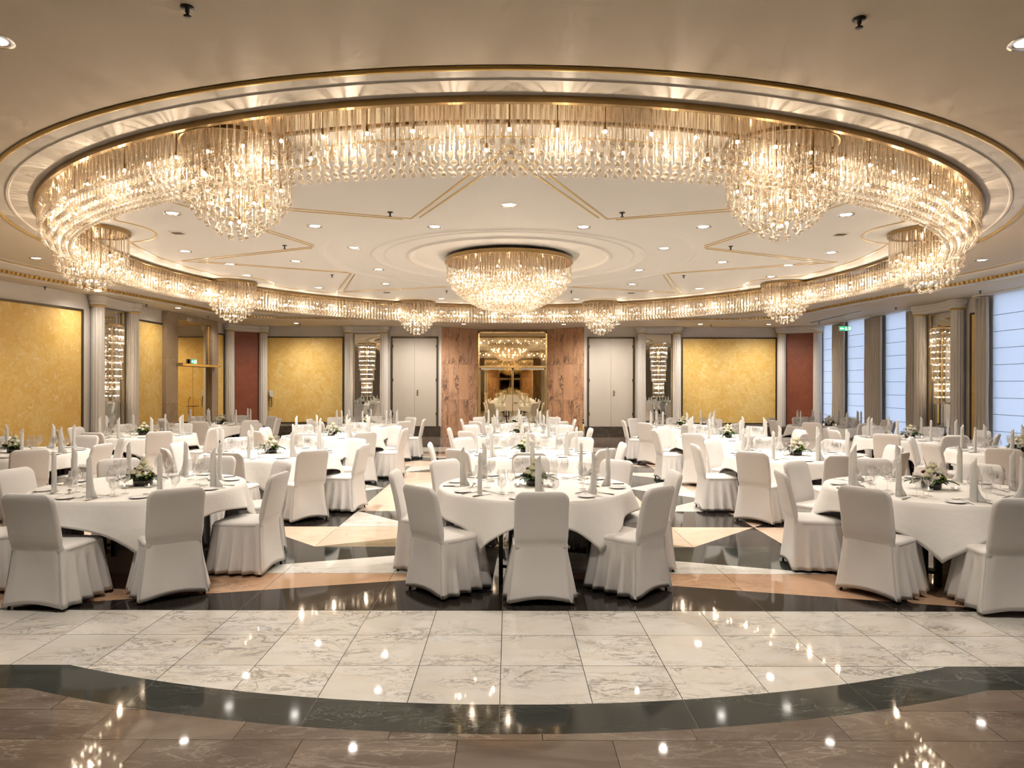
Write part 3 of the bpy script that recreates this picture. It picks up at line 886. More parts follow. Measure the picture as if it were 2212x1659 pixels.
# back wall, left and right of the portal (room side is towards -Y: walk from +X to -X gives left hand = -Y)
wall('wall_back', [(BX - 2.33, YB), (-8.0, YB)], 0, ZS + 0.02, 'cream')
wall('wall_back_right', [(8.88, YB), (BX + 2.33, YB)], 0, ZS + 0.02, 'cream')
wall('wall_corner_left', [(-8.0, YB), (XL, 21.1)], 0, ZS + 0.02, 'cream')
wall('wall_corner_right', [(XR, 21.2), (8.88, YB)], 0, ZS + 0.02, 'cream')
LW = [(XL, 21.1), (XL, 14.1), (-8.95, 13.4), (-9.12, 12.7), (-9.28, 12.0), (-9.36, 11.1), (-9.28, 10.2), (-8.95, 8.8), (XL, 8.1), (XL, YF)]
wall('wall_left', LW, 0, ZS + 0.02, 'cream')
# right wall between and beside the windows: piers, with openings
def rwall(name, y0, y1, z0=0, z1=ZS + 0.02): return wall(name, [(XR, y0), (XR, y1)], z0, z1, 'cream')
WIN = [(20.30, 21.12), (18.43, 19.60), (16.45, 17.62), (11.4, 13.72)]
ys = [YF, 11.4, 13.72, 16.45, 17.62, 18.43, 19.60, 20.30, 21.12, 21.2]
for i in range(0, len(ys), 2):
    wall('wall_right' if i == 0 else f'wall_right_pier_{i // 2}', [(XR, ys[i]), (XR, ys[i + 1])], 0, ZS + 0.02, 'cream')
# front wall behind the camera with its own portal
wall('wall_front', [(XL, YF), (-2.2, YF)], 0, ZS + 0.02, 'cream')
wall('wall_front_right', [(2.2, YF), (XR, YF)], 0, ZS + 0.02, 'cream')
wall('wall_front_splay_left', [(-2.2, YF), (-1.7, -1.2)], 0, ZS, 'pink_wall')
wall('wall_front_splay_right', [(1.7, -1.2), (2.2, YF)], 0, ZS, 'pink_wall')
wall('wall_front_portal', [(-1.7, -1.2), (1.7, -1.2)], 0, ZS, 'mirror_gold')

def frame_at(p, n):
    return (p[0], p[1], 0), atan2(n[1], n[0]) - pi / 2

# back portal: splayed marble, mirrored double door
def wall_piece(name, a, b, z0, z1, mat, th, label=None):
    """slab whose room face runs a->b; object origin at a so that materials follow the slab"""
    L = hypot(b[0] - a[0], b[1] - a[1]); ang = atan2(b[1] - a[1], b[0] - a[0])
    mb = MB(); mb.box(0, L, -th, 0, z0, z1)
    o = mb.build(name, mat)
    o.location = (a[0], a[1], 0); o.rotation_euler = (0, 0, ang)
    return o
YP = 23.0
struct(wall_piece('wall_portal_left', (BX - 1.16, YP), (BX - 2.33, YB), 0.0, ZS + 0.01, 'pink_wall', 0.12))
struct(wall_piece('wall_portal_right', (BX + 2.33, YB), (BX + 1.16, YP), 0.0, ZS + 0.01, 'pink_wall', 0.12))
struct(wall_piece('wall_portal_back', (BX + 1.5, YP + 0.10), (BX - 1.5, YP + 0.10), 0.0, ZS + 0.01, 'pink_wall', 0.1))

def build_portal_door():
    root = empty('door_1', (BX, YP + 0.02, 0), pi, kind='structure')     # local +y into the room
    W2, zt, zh = 1.175, 3.50, 2.27
    mb = MB()
    for x0, x1 in ((-W2, -W2 + 0.05), (W2 - 0.05, W2)): mb.box(x0, x1, 0, 0.07, 0, zt)
    mb.box(-W2, W2, 0, 0.07, zt - 0.05, zt)
    mb.box(-W2, W2, 0, 0.11, zh, zh + 0.07)
    mb.build('door_frame', 'brass', root)
    mb = MB(); mb.box(-W2 + 0.05, W2 - 0.05, 0.01, 0.035, zh + 0.07, zt - 0.05)
    mb.build('transom_mirror', 'mirror_gold', root)
    for s in (-1, 1):
        mb = MB()
        x0, x1 = (0.006, W2 - 0.055) if s > 0 else (-(W2 - 0.055), -0.006)
        mb.box(x0, x1, 0.01, 0.04, 0.02, zh - 0.005)
        leaf = mb.build('door_leaf', 'mirror_gold', root)
        mb = MB()
        mb.box(x0, x0 + 0.03, 0.012, 0.055, 0.02, zh - 0.005); mb.box(x1 - 0.03, x1, 0.012, 0.055, 0.02, zh - 0.005)
        mb.box(x0, x1, 0.012, 0.055, zh - 0.075, zh - 0.005); mb.box(x0, x1, 0.012, 0.055, 0.02, 0.09)
        mb.build('leaf_frame', 'brass', leaf)
        # half octagon push plate
        mb = MB()
        h, w = 0.27, 0.24; c = 0.1
        p = [(0.01, -h), (w - c, -h), (w, -h + c), (w, h - c), (w - c, h), (0.01, h)]
        p = [(s * x, z + 1.08) for x, z in p]
        if s < 0: p = p[::-1]
        lo = [(x, 0.056, z) for x, z in p]; hi = [(x, 0.07, z) for x, z in p]
        mb.loft([lo, hi], cap0=True, cap1=True)
        mb.build('push_plate', 'brass_plate', leaf)
        mb = MB()
        mb.box(s * 0.25, s * (W2 - 0.1), 0.055, 0.085, zh - 0.05, zh - 0.005)
        mb.build('door_closer', 'white_plastic', leaf)
        if s < 0:
            mb = MB(); mb.tube([(-0.05, 0.07, 1.08), (-0.05, 0.11, 1.08), (-0.17, 0.11, 1.08)], 0.012, 8)
            mb.build('handle', 'bronze', leaf)
M['brass_plate'] = simple('satin_brass_plate', (0.82, 0.68, 0.46), 0.4, 0.6)
build_portal_door()

def build_white_door(n, xc, kx):
    """double white door on the back wall; local y is into the room, local x runs to world -X"""
    root = empty(f'door_{n}', (xc, YB - 0.001, 0), pi, kind='structure')
    hw, z0, zt = 0.77, 0.34, 3.26
    mb = MB()
    mb.box(-hw, -hw + 0.05, 0, 0.05, z0, zt); mb.box(hw - 0.05, hw, 0, 0.05, z0, zt); mb.box(-hw, hw, 0, 0.05, zt - 0.05, zt)
    mb.build('door_frame', 'bronze', root)
    for s in (-1, 1):
        mb = MB(); x0, x1 = sorted((s * 0.004, s * (hw - 0.055)))
        mb.box(x0, x1, 0.0, 0.03, z0, zt - 0.055)
        leaf = mb.build('door_leaf', 'door', root)
        mb = MB()
        for z in (0.7, 1.8, 2.9):
            mb.box(s * (hw - 0.075), s * (hw - 0.05), 0.03, 0.052, z, z + 0.09)
        mb.build('hinge', 'bronze', leaf)
        if s == -1:
            mb = MB(); mb.box(-0.115, -0.07, 0.03, 0.036, 1.33, 1.52)
            pl = mb.build('handle_plate', 'brass', leaf)
            mb = MB(); mb.tube([(-0.092, 0.036, 1.46), (-0.092, 0.08, 1.46), (-0.15, 0.08, 1.46)], 0.009, 8); mb.build('handle', 'brass', leaf)
            if n == 3:
                pass
        elif n == 3:
            mb = MB(); mb.lathe([(0.0, 0.0), (0.01, 0.0)], 8); 
    return root
build_white_door(2, BX - 3.20, 0)
build_white_door(3, BX + 3.20, 0)

# plinth of dark marble running under doors, panels and columns on the walls
def base(n, a, b, z1=0.34, th=0.05):
    o = wall_piece(f'baseboard_{n}', a, b, 0.0, z1, 'base_marble', -th)
    return struct(o)
base('back_left', (BX - 2.35, YB), (-8.0, YB))
base('back_right', (8.88, YB), (BX + 2.35, YB))
base('left', (XL, 17.2), (XL, 14.1))
base('left_far', (XL, 21.1), (XL, 20.35))
base('corner_left', (-8.0, YB), (XL, 21.1))
base('corner_right', (XR, 21.2), (8.88, YB))
base('right', (XR, 14.0), (XR, 16.25))
struct(wall_piece('baseboard_left_near', (-8.94, 13.4), (-9.36, 11.1), 0.0, 0.34, 'base_marble', -0.05))

def panel(p, n, w, label, cat='wall panel', z0=0.42, z1=3.255, mat='yellow', group='framed yellow wall panels'):
    loc, rz = frame_at(p, n)
    root = empty('wall_panel', (loc[0], loc[1], z0), rz, label, cat, group)
    mb = MB(); mb.box(-w / 2 + 0.03, w / 2 - 0.03, 0.002, 0.02, 0.03, z1 - z0 - 0.03)
    mb.build('stucco_field', mat, root)
    mb = MB()
    f = 0.045
    h = z1 - z0
    mb.box(-w / 2, -w / 2 + f, 0.001, 0.035, 0, h); mb.box(w / 2 - f, w / 2, 0.001, 0.035, 0, h)
    mb.box(-w / 2 + f, w / 2 - f, 0.001, 0.035, 0, f); mb.box(-w / 2 + f, w / 2 - f, 0.001, 0.035, h - f, h)
    mb.build('panel_frame', 'bronze', root)
    return root
panel(((-7.93 - 5.38) / 2, YB), (0, -1), 2.55, 'large yellow stucco panel on the back wall behind the white telephone')
panel(((5.63 + 8.74) / 2, YB), (0, -1), 3.11, 'widest yellow stucco panel, on the back wall right of the doors')
panel((XL, (15.78 + 17.3) / 2 + 0.02), (1, 0), 1.46, 'tall narrow yellow stucco panel between left niche and marble doorway')
panel((XL, 20.72), (1, 0), 0.5, 'narrow yellow stucco strip between the marble doorway and the left corner column')
panel((XR, 14.22), (-1, 0), 0.34, 'narrow yellow stucco strip right of the right mirror niche')
panel((XR, 16.15), (-1, 0), 0.16, 'sliver of yellow stucco left of the right mirror niche')

def curved_panel():
    pts = [(XL, 14.0), (-8.95, 13.4), (-9.12, 12.7), (-9.28, 12.0), (-9.36, 11.1), (-9.33, 10.4)]
    root = empty('wall_panel', (-9.1, 12.7, 0.42), 0, 'very large yellow stucco panel filling the left edge of the wall', 'wall panel', 'framed yellow wall panels')
    def strip(off, z0, z1, pp):
        lo = []
        for x, y in pp: lo.append((x, y))
        a = [(x + off + 9.1, y - 12.7, z0) for x, y in lo]; b = [(x + off + 9.1, y - 12.7, z1) for x, y in lo]
        c = [(x + 0.002 + 9.1, y - 12.7, z1) for x, y in lo]; d = [(x + 0.002 + 9.1, y - 12.7, z0) for x, y in lo]
        mb.loft([a, b, c, d, a], closed=False)
        mb.add([a[0], b[0], c[0], d[0]], [(0, 1, 2, 3)]); mb.add([a[-1], b[-1], c[-1], d[-1]], [(3, 2, 1, 0)])
    mb = MB(); strip(0.02, 0.03, 2.80, pts); mb.build('stucco_field', 'yellow', root)
    mb = MB(); strip(0.04, 2.79, 2.835, pts); strip(0.04, 0.0, 0.045, pts); strip(0.04, 0.0, 2.835, [(XL, 14.02), (XL - 0.002, 13.97)])
    mb.build('panel_frame', 'bronze', root)
curved_panel()

# ------------------------------------------------------------------ fluted columns, niches, wall chandeliers
def column_meshes():
    mb = MB(); mb.smooth = False
    n = 112
    mb.smooth = True
    def ringz(z, r0):
        return [((r0 - 0.006 + 0.006 * cos(14 * 2 * pi * j / n)) * cos(2 * pi * j / n), (r0 - 0.006 + 0.006 * cos(14 * 2 * pi * j / n)) * sin(2 * pi * j / n), z) for j in range(n)]
    mb.loft([ringz(0.36, 0.135), ringz(3.335, 0.13)])
    shaft = mb.mesh('fluted_shaft', ['column'])
    mb = MB(); mb.smooth = True
    mb.lathe([(0.132, 3.335), (0.15, 3.335), (0.15, 3.375), (0.132, 3.375)], 32)
    band = mb.mesh('gold_band', ['gold'])
    mb = MB(); mb.smooth = True
    mb.lathe([(0.13, 3.375), (0.145, 3.38), (0.165, 3.40), (0.170, 3.43), (0.155, 3.455), (0.16, 3.46), (0.19, 3.475), (0.20, 3.51), (0.185, 3.54), (0.20, 3.545), (0.20, 3.574), (0.0, 3.575)], 32)
    cap = mb.mesh('capital', ['column'])
    mb = MB(); mb.smooth = True
    mb.lathe([(0.0, 0.0), (0.165, 0.0), (0.165, 0.30), (0.16, 0.33), (0.135, 0.36)], 32)
    pl = mb.mesh('column_plinth', ['base_marble'])
    return [('fluted_shaft', shaft), ('gold_band', band), ('capital', cap), ('column_plinth', pl)]
CM = column_meshes()
def column(p, label):
    root = empty('fluted_column', (p[0], p[1], 0), 0, label, 'column', 'white fluted wall columns')
    for nme, me in CM: link(nme, me, root)
    return root

TRIM = [6]
def entablature(a, b):
    """moulded beam between two capitals, hollow in the middle; a, b plan points"""
    mb = MB(); mb.smooth = True
    n = 16
    dx, dy = b[0] - a[0], b[1] - a[1]; L = hypot(dx, dy); nx, ny = -dy / L, dx / L   # left hand = room side
    prof = [(0.06, 3.36), (0.10, 3.375), (0.125, 3.40), (0.13, 3.43), (0.115, 3.455), (0.12, 3.46), (0.145, 3.475), (0.155, 3.51), (0.14, 3.54), (0.155, 3.545), (0.155, 3.575), (-0.1, 3.575), (-0.1, 3.36), (0.06, 3.36)]
    loops = []
    for i in range(n + 1):
        t = i / n
        dip = -0.09 * sin(pi * t)
        loops.append([(a[0] + dx * t + nx * (o + (dip if o > 0 else 0)), a[1] + dy * t + ny * (o + (dip if o > 0 else 0)), z) for o, z in prof])
    mb.loft(loops, closed=False)
    struct(mb.build(f'trim_{TRIM[0]}', 'column')); TRIM[0] += 1

SC = {}
def sconce_proto():
    """half round tiered wall chandelier, local +y into the room, hangs z 1.30-3.03 (origin at its top)"""
    tiers = [(0.275, 0.0, 0.44), (0.255, 0.40, 0.44), (0.225, 0.80, 0.40), (0.175, 1.16, 0.56)]
    out = []
    mb = MB(); mb.lathe([(0.0, 0.0), (0.29, 0.0), (0.29, -0.03), (0.0, -0.03)], 24, a0=0, a1=pi)
    out.append(('top_plate', mb.mesh('top_plate', ['rim'])))
    for r, z0, L in tiers:
        mb = MB(); mb.smooth = True
        n = int(r * pi / 0.022)
        for j in range(n + 1):
            q = pi * j / n
            x, y = r * cos(q), 0.02 + r * sin(q) * 0.85
            mb.cur = 0
            mb.loft([[(x + 0.0045 * cos(2 * pi * k / 5), y + 0.0045 * sin(2 * pi * k / 5), z) for k in range(5)] for z in (-z0, -(z0 + L))])
            if j % 3 == 0:
                mb.cur = 1; mb.sphere((x, y, -(z0 + L)), 0.02, 8, 6)
        out.append(('crystal_tier', mb.mesh('crystal_tier', ['crystal', 'ball'])))
    mb = MB()
    mb.box(-0.015, 0.015, 0.0, 0.03, -1.70, -0.02)
    zs = [0.12 + 0.147 * k for k in range(11)]
    for z in zs:
        r = 0.25 if z < 0.8 else (0.19 if z < 1.2 else 0.13)
        mb.tube([(-r * 0.8, 0.02 + r * 0.3, -z), (0, 0.02 + r * 0.7, -z), (r * 0.8, 0.02 + r * 0.3, -z)], 0.004, 5)
    out.append(('wall_bracket', mb.mesh('wall_bracket', ['rim'])))
    mb = MB(); mb.smooth = True
    for z in zs:
        r = 0.25 if z < 0.8 else (0.19 if z < 1.2 else 0.13)
        for j in range(4):
            q = pi * (j + 0.5) / 4
            mb.sphere((r * 0.8 * cos(q), 0.02 + r * 0.7 * sin(q), -z), 0.011, 7, 5)
    SC['bulbs'] = mb.mesh('bulbs', ['bulb'])
    SC['parts'] = out
sconce_proto()

def niche(p, n, w, label_m, label_s, lab_a, lab_b, half=0.80):
    """mirror niche centred at p with inward normal n between two columns a half apart"""
    loc, rz = frame_at(p, n)
    tx, ty = -n[1], n[0]   # along the wall, to the left when looking into the room... fixed below
    # mirror
    root = empty('wall_mirror', (loc[0], loc[1], 0.36), rz, label_m, 'mirror', 'tall mirrors between column pairs')
    mb = MB(); mb.box(-w / 2, w / 2, 0.003, 0.015, 0, 2.98); mb.build('mirror_glass', 'mirror', root)
    mb = MB(); mb.box(-w / 2 - 0.02, -w / 2, 0.002, 0.03, 0, 2.98); mb.box(w / 2, w / 2 + 0.02, 0.002, 0.03, 0, 2.98); mb.build('mirror_frame', 'gold', root)
    s = empty('wall_chandelier', (loc[0] + n[0] * 0.017, loc[1] + n[1] * 0.017, 3.03), rz, label_s, 'wall light', 'tiered crystal wall lights on the mirrors')
    for nme, me in SC['parts']: link(nme, me, s)
    link('bulb_row', SC['bulbs'], s)
    for z in (0.3, 0.85, 1.4): add_light('sconce_bulb_light', 'POINT', (0, 0.10, -z), P_SCONCE, WARM, s, 0.012)
    A = (p[0] + tx * half + n[0] * 0.14, p[1] + ty * half + n[1] * 0.14)
    B = (p[0] - tx * half + n[0] * 0.14, p[1] - ty * half + n[1] * 0.14)
    column(A, lab_a); column(B, lab_b)
    # room side must be on the left hand from a to b
    d = (B[0] - A[0], B[1] - A[1])
    if -d[1] * n[0] + d[0] * n[1] > 0: entablature(A, B)
    else: entablature(B, A)

niche((-4.62, YB), (0, -1), 0.90, 'tall mirror left of the left white double door', 'tiered crystal wall light on the mirror left of the left white door',
      'white fluted column right beside the left white double door', 'white fluted column between the yellow telephone panel and the mirror', half=0.57)
niche((4.88, YB), (0, -1), 0.90, 'tall mirror right of the right white double door', 'tiered crystal wall light on the mirror right of the right white door',
      'white fluted column between the widest yellow panel and the mirror', 'white fluted column right beside the right white double door', half=0.57)
niche((XL, 15.0), (1, 0), 1.0, 'tall mirror on the left wall between two fluted columns', 'tiered crystal wall light on the left wall mirror',
      'nearer fluted column of the left wall niche', 'farther fluted column of the left wall niche', half=0.66)
niche((XR, 15.28), (-1, 0), 1.0, 'tall mirror on the window wall between two fluted columns', 'tiered crystal wall light on the window wall mirror',
      'farther fluted column of the niche on the window wall', 'nearer fluted column of the niche on the window wall', half=0.66)

def red_niche(a, b, lab, la, lb):
    """terracotta panel with two columns on the chamfered corner"""
    d = (b[0] - a[0], b[1] - a[1]); L = hypot(*d); n = (-d[1] / L, d[0] / L)
    mid = ((a[0] + b[0]) / 2, (a[1] + b[1]) / 2)
    loc, rz = frame_at(mid, n)
    root = empty('terracotta_panel', (loc[0], loc[1], 0.34), rz, lab, 'wall panel', 'terracotta corner panels')
    mb = MB(); mb.box(-L / 2 + 0.20, L / 2 - 0.20, 0.052, 0.07, 0.0, 3.03); mb.build('stucco_field', 'red', root)
    A = (a[0] + d[0] * 0.06 + n[0] * 0.14, a[1] + d[1] * 0.06 + n[1] * 0.14); B = (b[0] - d[0] * 0.06 + n[0] * 0.14, b[1] - d[1] * 0.06 + n[1] * 0.14)
    column(A, la); column(B, lb)
    entablature(A, B)
red_niche((-8.0, YB - 0.02), (XL + 0.02, 21.1), 'narrow terracotta red panel in the back left corner', 'fluted column right of the left terracotta panel', 'fluted column left of the left terracotta panel')
red_niche((XR - 0.02, 21.25), (8.86, YB - 0.02), 'narrow terracotta red panel in the back right corner', 'fluted column between the right terracotta panel and the first window', 'fluted column left of the right terracotta panel')

# ------------------------------------------------------------------ marble doorway on the left wall
def left_doorway():
    root = empty('door_4', (XL + 0.001, 18.85, 0), -pi / 2, kind='structure')   # local x = towards the camera, local y = into room
    mb = MB()
    mb.box(1.0, 1.62, 0, 0.12, 0.0, ZS); mb.box(-1.45, -1.05, 0, 0.12, 0.0, ZS); mb.box(-1.05, 1.0, 0, 0.12, 3.42, ZS)
    mb.build('marble_surround', 'beige_wall', root)
    mb = MB(); mb.box(-1.02, 0.98, 0.0, 0.03, 2.27, 3.40); mb.build('transom_mirror', 'mirror_gold', root)
    mb = MB()
    mb.box(-1.05, 1.0, 0.0, 0.05, 3.395, 3.42); mb.box(-1.05, -1.02, 0, 0.05, 0, 3.4); mb.box(0.97, 1.0, 0, 0.05, 0, 3.4)
    mb.box(-1.25, 1.1, 0, 0.30, 2.19, 2.25)
    mb.build('door_frame', 'brass', root)
    for s in (-1, 1):
        mb = MB(); x0, x1 = sorted((s * 0.006 - 0.02, s * 0.98 - 0.02)); mb.box(x0, x1, 0.0, 0.03, 0.02, 2.18)
        leaf = mb.build('door_leaf', 'mirror_gold', root)
        mb = MB(); h, w, c = 0.27, 0.24, 0.1
        p = [(s * x - 0.02, z + 1.08) for x, z in [(0.008, -h), (w - c, -h), (w, -h + c), (w, h - c), (w - c, h), (0.008, h)]]
        if s < 0: p = p[::-1]
        mb.loft([[(x, 0.031, z) for x, z in p], [(x, 0.045, z) for x, z in p]], cap0=True, cap1=True)
        mb.build('push_plate', 'brass', leaf)
        mb = MB(); mb.tube([(s * 0.06 - 0.02, 0.045, 1.08), (s * 0.06 - 0.02, 0.1, 1.08), (s * 0.2 - 0.02, 0.1, 1.08)], 0.01, 8); mb.build('handle', 'bronze', leaf)
left_doorway()

def exit_sign(loc, rz, label, hang):
    root = empty('exit_sign', loc, rz, label, 'sign')
    mb = MB(); mb.box(-0.17, 0.17, -0.02, 0.02, 0, 0.13); mb.build('sign_box', 'white_plastic', root)
    mb = MB(); mb.box(-0.165, 0.165, 0.0205, 0.022, 0.005, 0.125)
    f = mb.build('green_face', 'sign_green', root)
    mb = MB()
    # white door, running figure, arrow
    y = 0.0225
    def q(pts): mb.add([(x, y, z) for x, z in pts], [tuple(range(len(pts)))])
    q([(-0.15, 0.02), (-0.09, 0.02), (-0.09, 0.11), (-0.15, 0.11)])
    q([(0.10, 0.05), (0.10, 0.08), (0.04, 0.08), (0.04, 0.05)][::-1]); q([(0.155, 0.065), (0.10, 0.10), (0.10, 0.03)])
    q([(-0.02 + 0.014 * cos(t * pi / 4), 0.098 + 0.014 * sin(t * pi / 4)) for t in range(8)])
    q([(-0.04, 0.05), (-0.01, 0.05), (0.0, 0.085), (-0.03, 0.085)])
    q([(-0.04, 0.05), (-0.06, 0.02), (-0.045, 0.015), (-0.02, 0.05)]); q([(-0.01, 0.05), (0.015, 0.035), (0.0, 0.01), (-0.01, 0.015), (0.0, 0.032), (-0.025, 0.05)])
    mb.build('white_pictogram', 'sign_white', root)
    if hang:
        mb = MB(); mb.box(-0.006, 0.006, -0.006, 0.006, 0.13, hang); mb.build('hanging_rod', 'white_plastic', root)
exit_sign((9.35, 18.75, ZS - 0.36), R(180), 'small green and white exit sign hanging before the middle right window', 0.36)
exit_sign((XL + 0.08, 18.80, 2.26), -pi / 2, 'small lit exit sign above the marble doorway on the left wall', 0)

# telephone on the yellow panel
def telephone():
    root = empty('wall_telephone', (-7.74, YB - 0.023, 1.28), pi, 'white wall telephone with curly cord on the left yellow panel', 'telephone')
    mb = MB(); mb.box(-0.05, 0.05, 0.0, 0.035, 0.0, 0.22); mb.build('cradle', 'white_plastic', root)
    mb = MB(); mb.smooth = True
    mb.tube([(0.02, 0.06, 0.02), (0.02, 0.075, 0.06), (0.02, 0.075, 0.17), (0.02, 0.06, 0.21)], [0.026, 0.016, 0.016, 0.026], 8); mb.build('handset', 'white_plastic', root)
    mb = MB(); mb.smooth = True
    mb.tube([(0.03, 0.05, 0.01), (0.05, 0.05, -0.15), (0.035, 0.05, -0.29), (0.0, 0.05, -0.33), (-0.03, 0.04, -0.28), (-0.02, 0.03, -0.12), (-0.01, 0.02, 0.0)], 0.009, 6); mb.build('cord', 'black_plastic', root)
telephone()
mb = MB(); mb.box(-0.085, 0.085, 0.0, 0.02, -0.11, 0.11)
tag(put(mb.build('wall_speaker_plate', 'mould'), (-2.42, YB - 0.001, 3.40), pi), 'small white square plate on the wall above the left white door', 'wall plate')

def post():
    root = empty('floor_post', (2.42, 21.85, 0), 0, 'thin yellow and black upright rod leaning place between marble and right white door', 'post')
    root['label'] = 'thin yellow rod with black round tops beside the right marble panel'
    mb = MB(); mb.smooth = True; mb.tube([(0, 0, 0.0), (0, 0, 0.42)], 0.02, 8); mb.build('rod', 'cord_yellow', root)
    mb = MB(); mb.smooth = True; mb.sphere((0, 0, 0.47), 0.035, 10, 8); mb.sphere((0, 0, 0.56), 0.03, 10, 8); mb.build('knob', 'black_plastic', root)
post()

# ------------------------------------------------------------------ windows, blinds, curtains
def curtain(y0, y1, label, depth=0.07, x=XR - 0.10):
    mb = MB(); mb.smooth = True
    n = max(12, int((y1 - y0) / 0.012)); per = 0.11
    f = []
    for i in range(n + 1):
        yy = y0 + (y1 - y0) * i / n
        f.append((x - depth * 0.5 * (1 + sin(2 * pi * (yy - y0) / per)) , yy))
    back = [(px + 0.012, py) for px, py in f[::-1]]
    lo = f + back
    loops = []
    for k in range(6):
        z = 0.03 + (ZS - 0.06 - 0.03) * k / 5
        loops.append([(px, py + 0.01 * sin(3 * z + py * 9), z) for px, py in lo])
    cy = (y0 + y1) / 2
    loops = [[(px - x, py - cy, z) for px, py, z in l] for l in loops]
    mb.loft(loops, cap0=True, cap1=True)
    o = mb.build('curtain', 'curtain')
    o.location = (x, cy, 0)
    return tag(o, label, 'curtain', 'beige floor length curtains')
LABW = ['pale blue roman blind beside the back right corner column', 'pale blue roman blind behind the hanging exit sign', 'pale blue roman blind left of the window wall niche', 'widest pale blue roman blind, at the right edge']
for i, (y0, y1) in enumerate(WIN):
    root = empty(f'window_{i + 1}', (XR + 0.12, (y0 + y1) / 2, 0), pi / 2, kind='structure')
    w = y1 - y0
    mb = MB(); mb.box(-w / 2, w / 2, -0.02, 0.0, 0.12, ZS); mb.build('window_pane', 'sky', root)
    mb = MB()
    mb.box(-w / 2, -w / 2 + 0.05, 0, 0.06, 0.0, ZS); mb.box(w / 2 - 0.05, w / 2, 0, 0.06, 0.0, ZS); mb.box(-w / 2, w / 2, 0, 0.06, 0.0, 0.15); mb.box(-w / 2, w / 2, 0, 0.06, ZS - 0.05, ZS)
    mb.build('window_frame', 'white_plastic', root)
    b = empty('roman_blind', (XR - 0.02, (y0 + y1) / 2, 0.15), pi / 2, LABW[i], 'blind', 'pale blue roman blinds')
    mb = MB(); mb.box(-w / 2 + 0.005, w / 2 - 0.005, -0.004, 0.0, 0, ZS - 0.16); mb.build('blind_fabric', 'blind', b)
    mb = MB()
    z = 0.30
    while z < 3.2:
        mb.box(-w / 2 + 0.005, w / 2 - 0.005, 0.0, 0.006, z, z + 0.010); z += 0.335
    mb.build('blind_seams', 'seam', b)
curtain(20.27 - 0.72, 20.30, 'beige curtain between the first and second window')
curtain(17.60, 18.46, 'beige curtain between the second and third window')
curtain(16.22, 16.50, 'slim beige curtain left of the window wall niche')
curtain(13.68, 14.04, 'beige curtain right of the window wall niche')
mb = MB(); mb.box(XR - 0.22, XR, 16.2, 21.12, ZS - 0.03, ZS); struct(mb.build('trim_20', 'mould'))
mb = MB(); mb.box(XR - 0.22, XR, 11.3, 14.05, ZS - 0.03, ZS); struct(mb.build('trim_21', 'mould'))

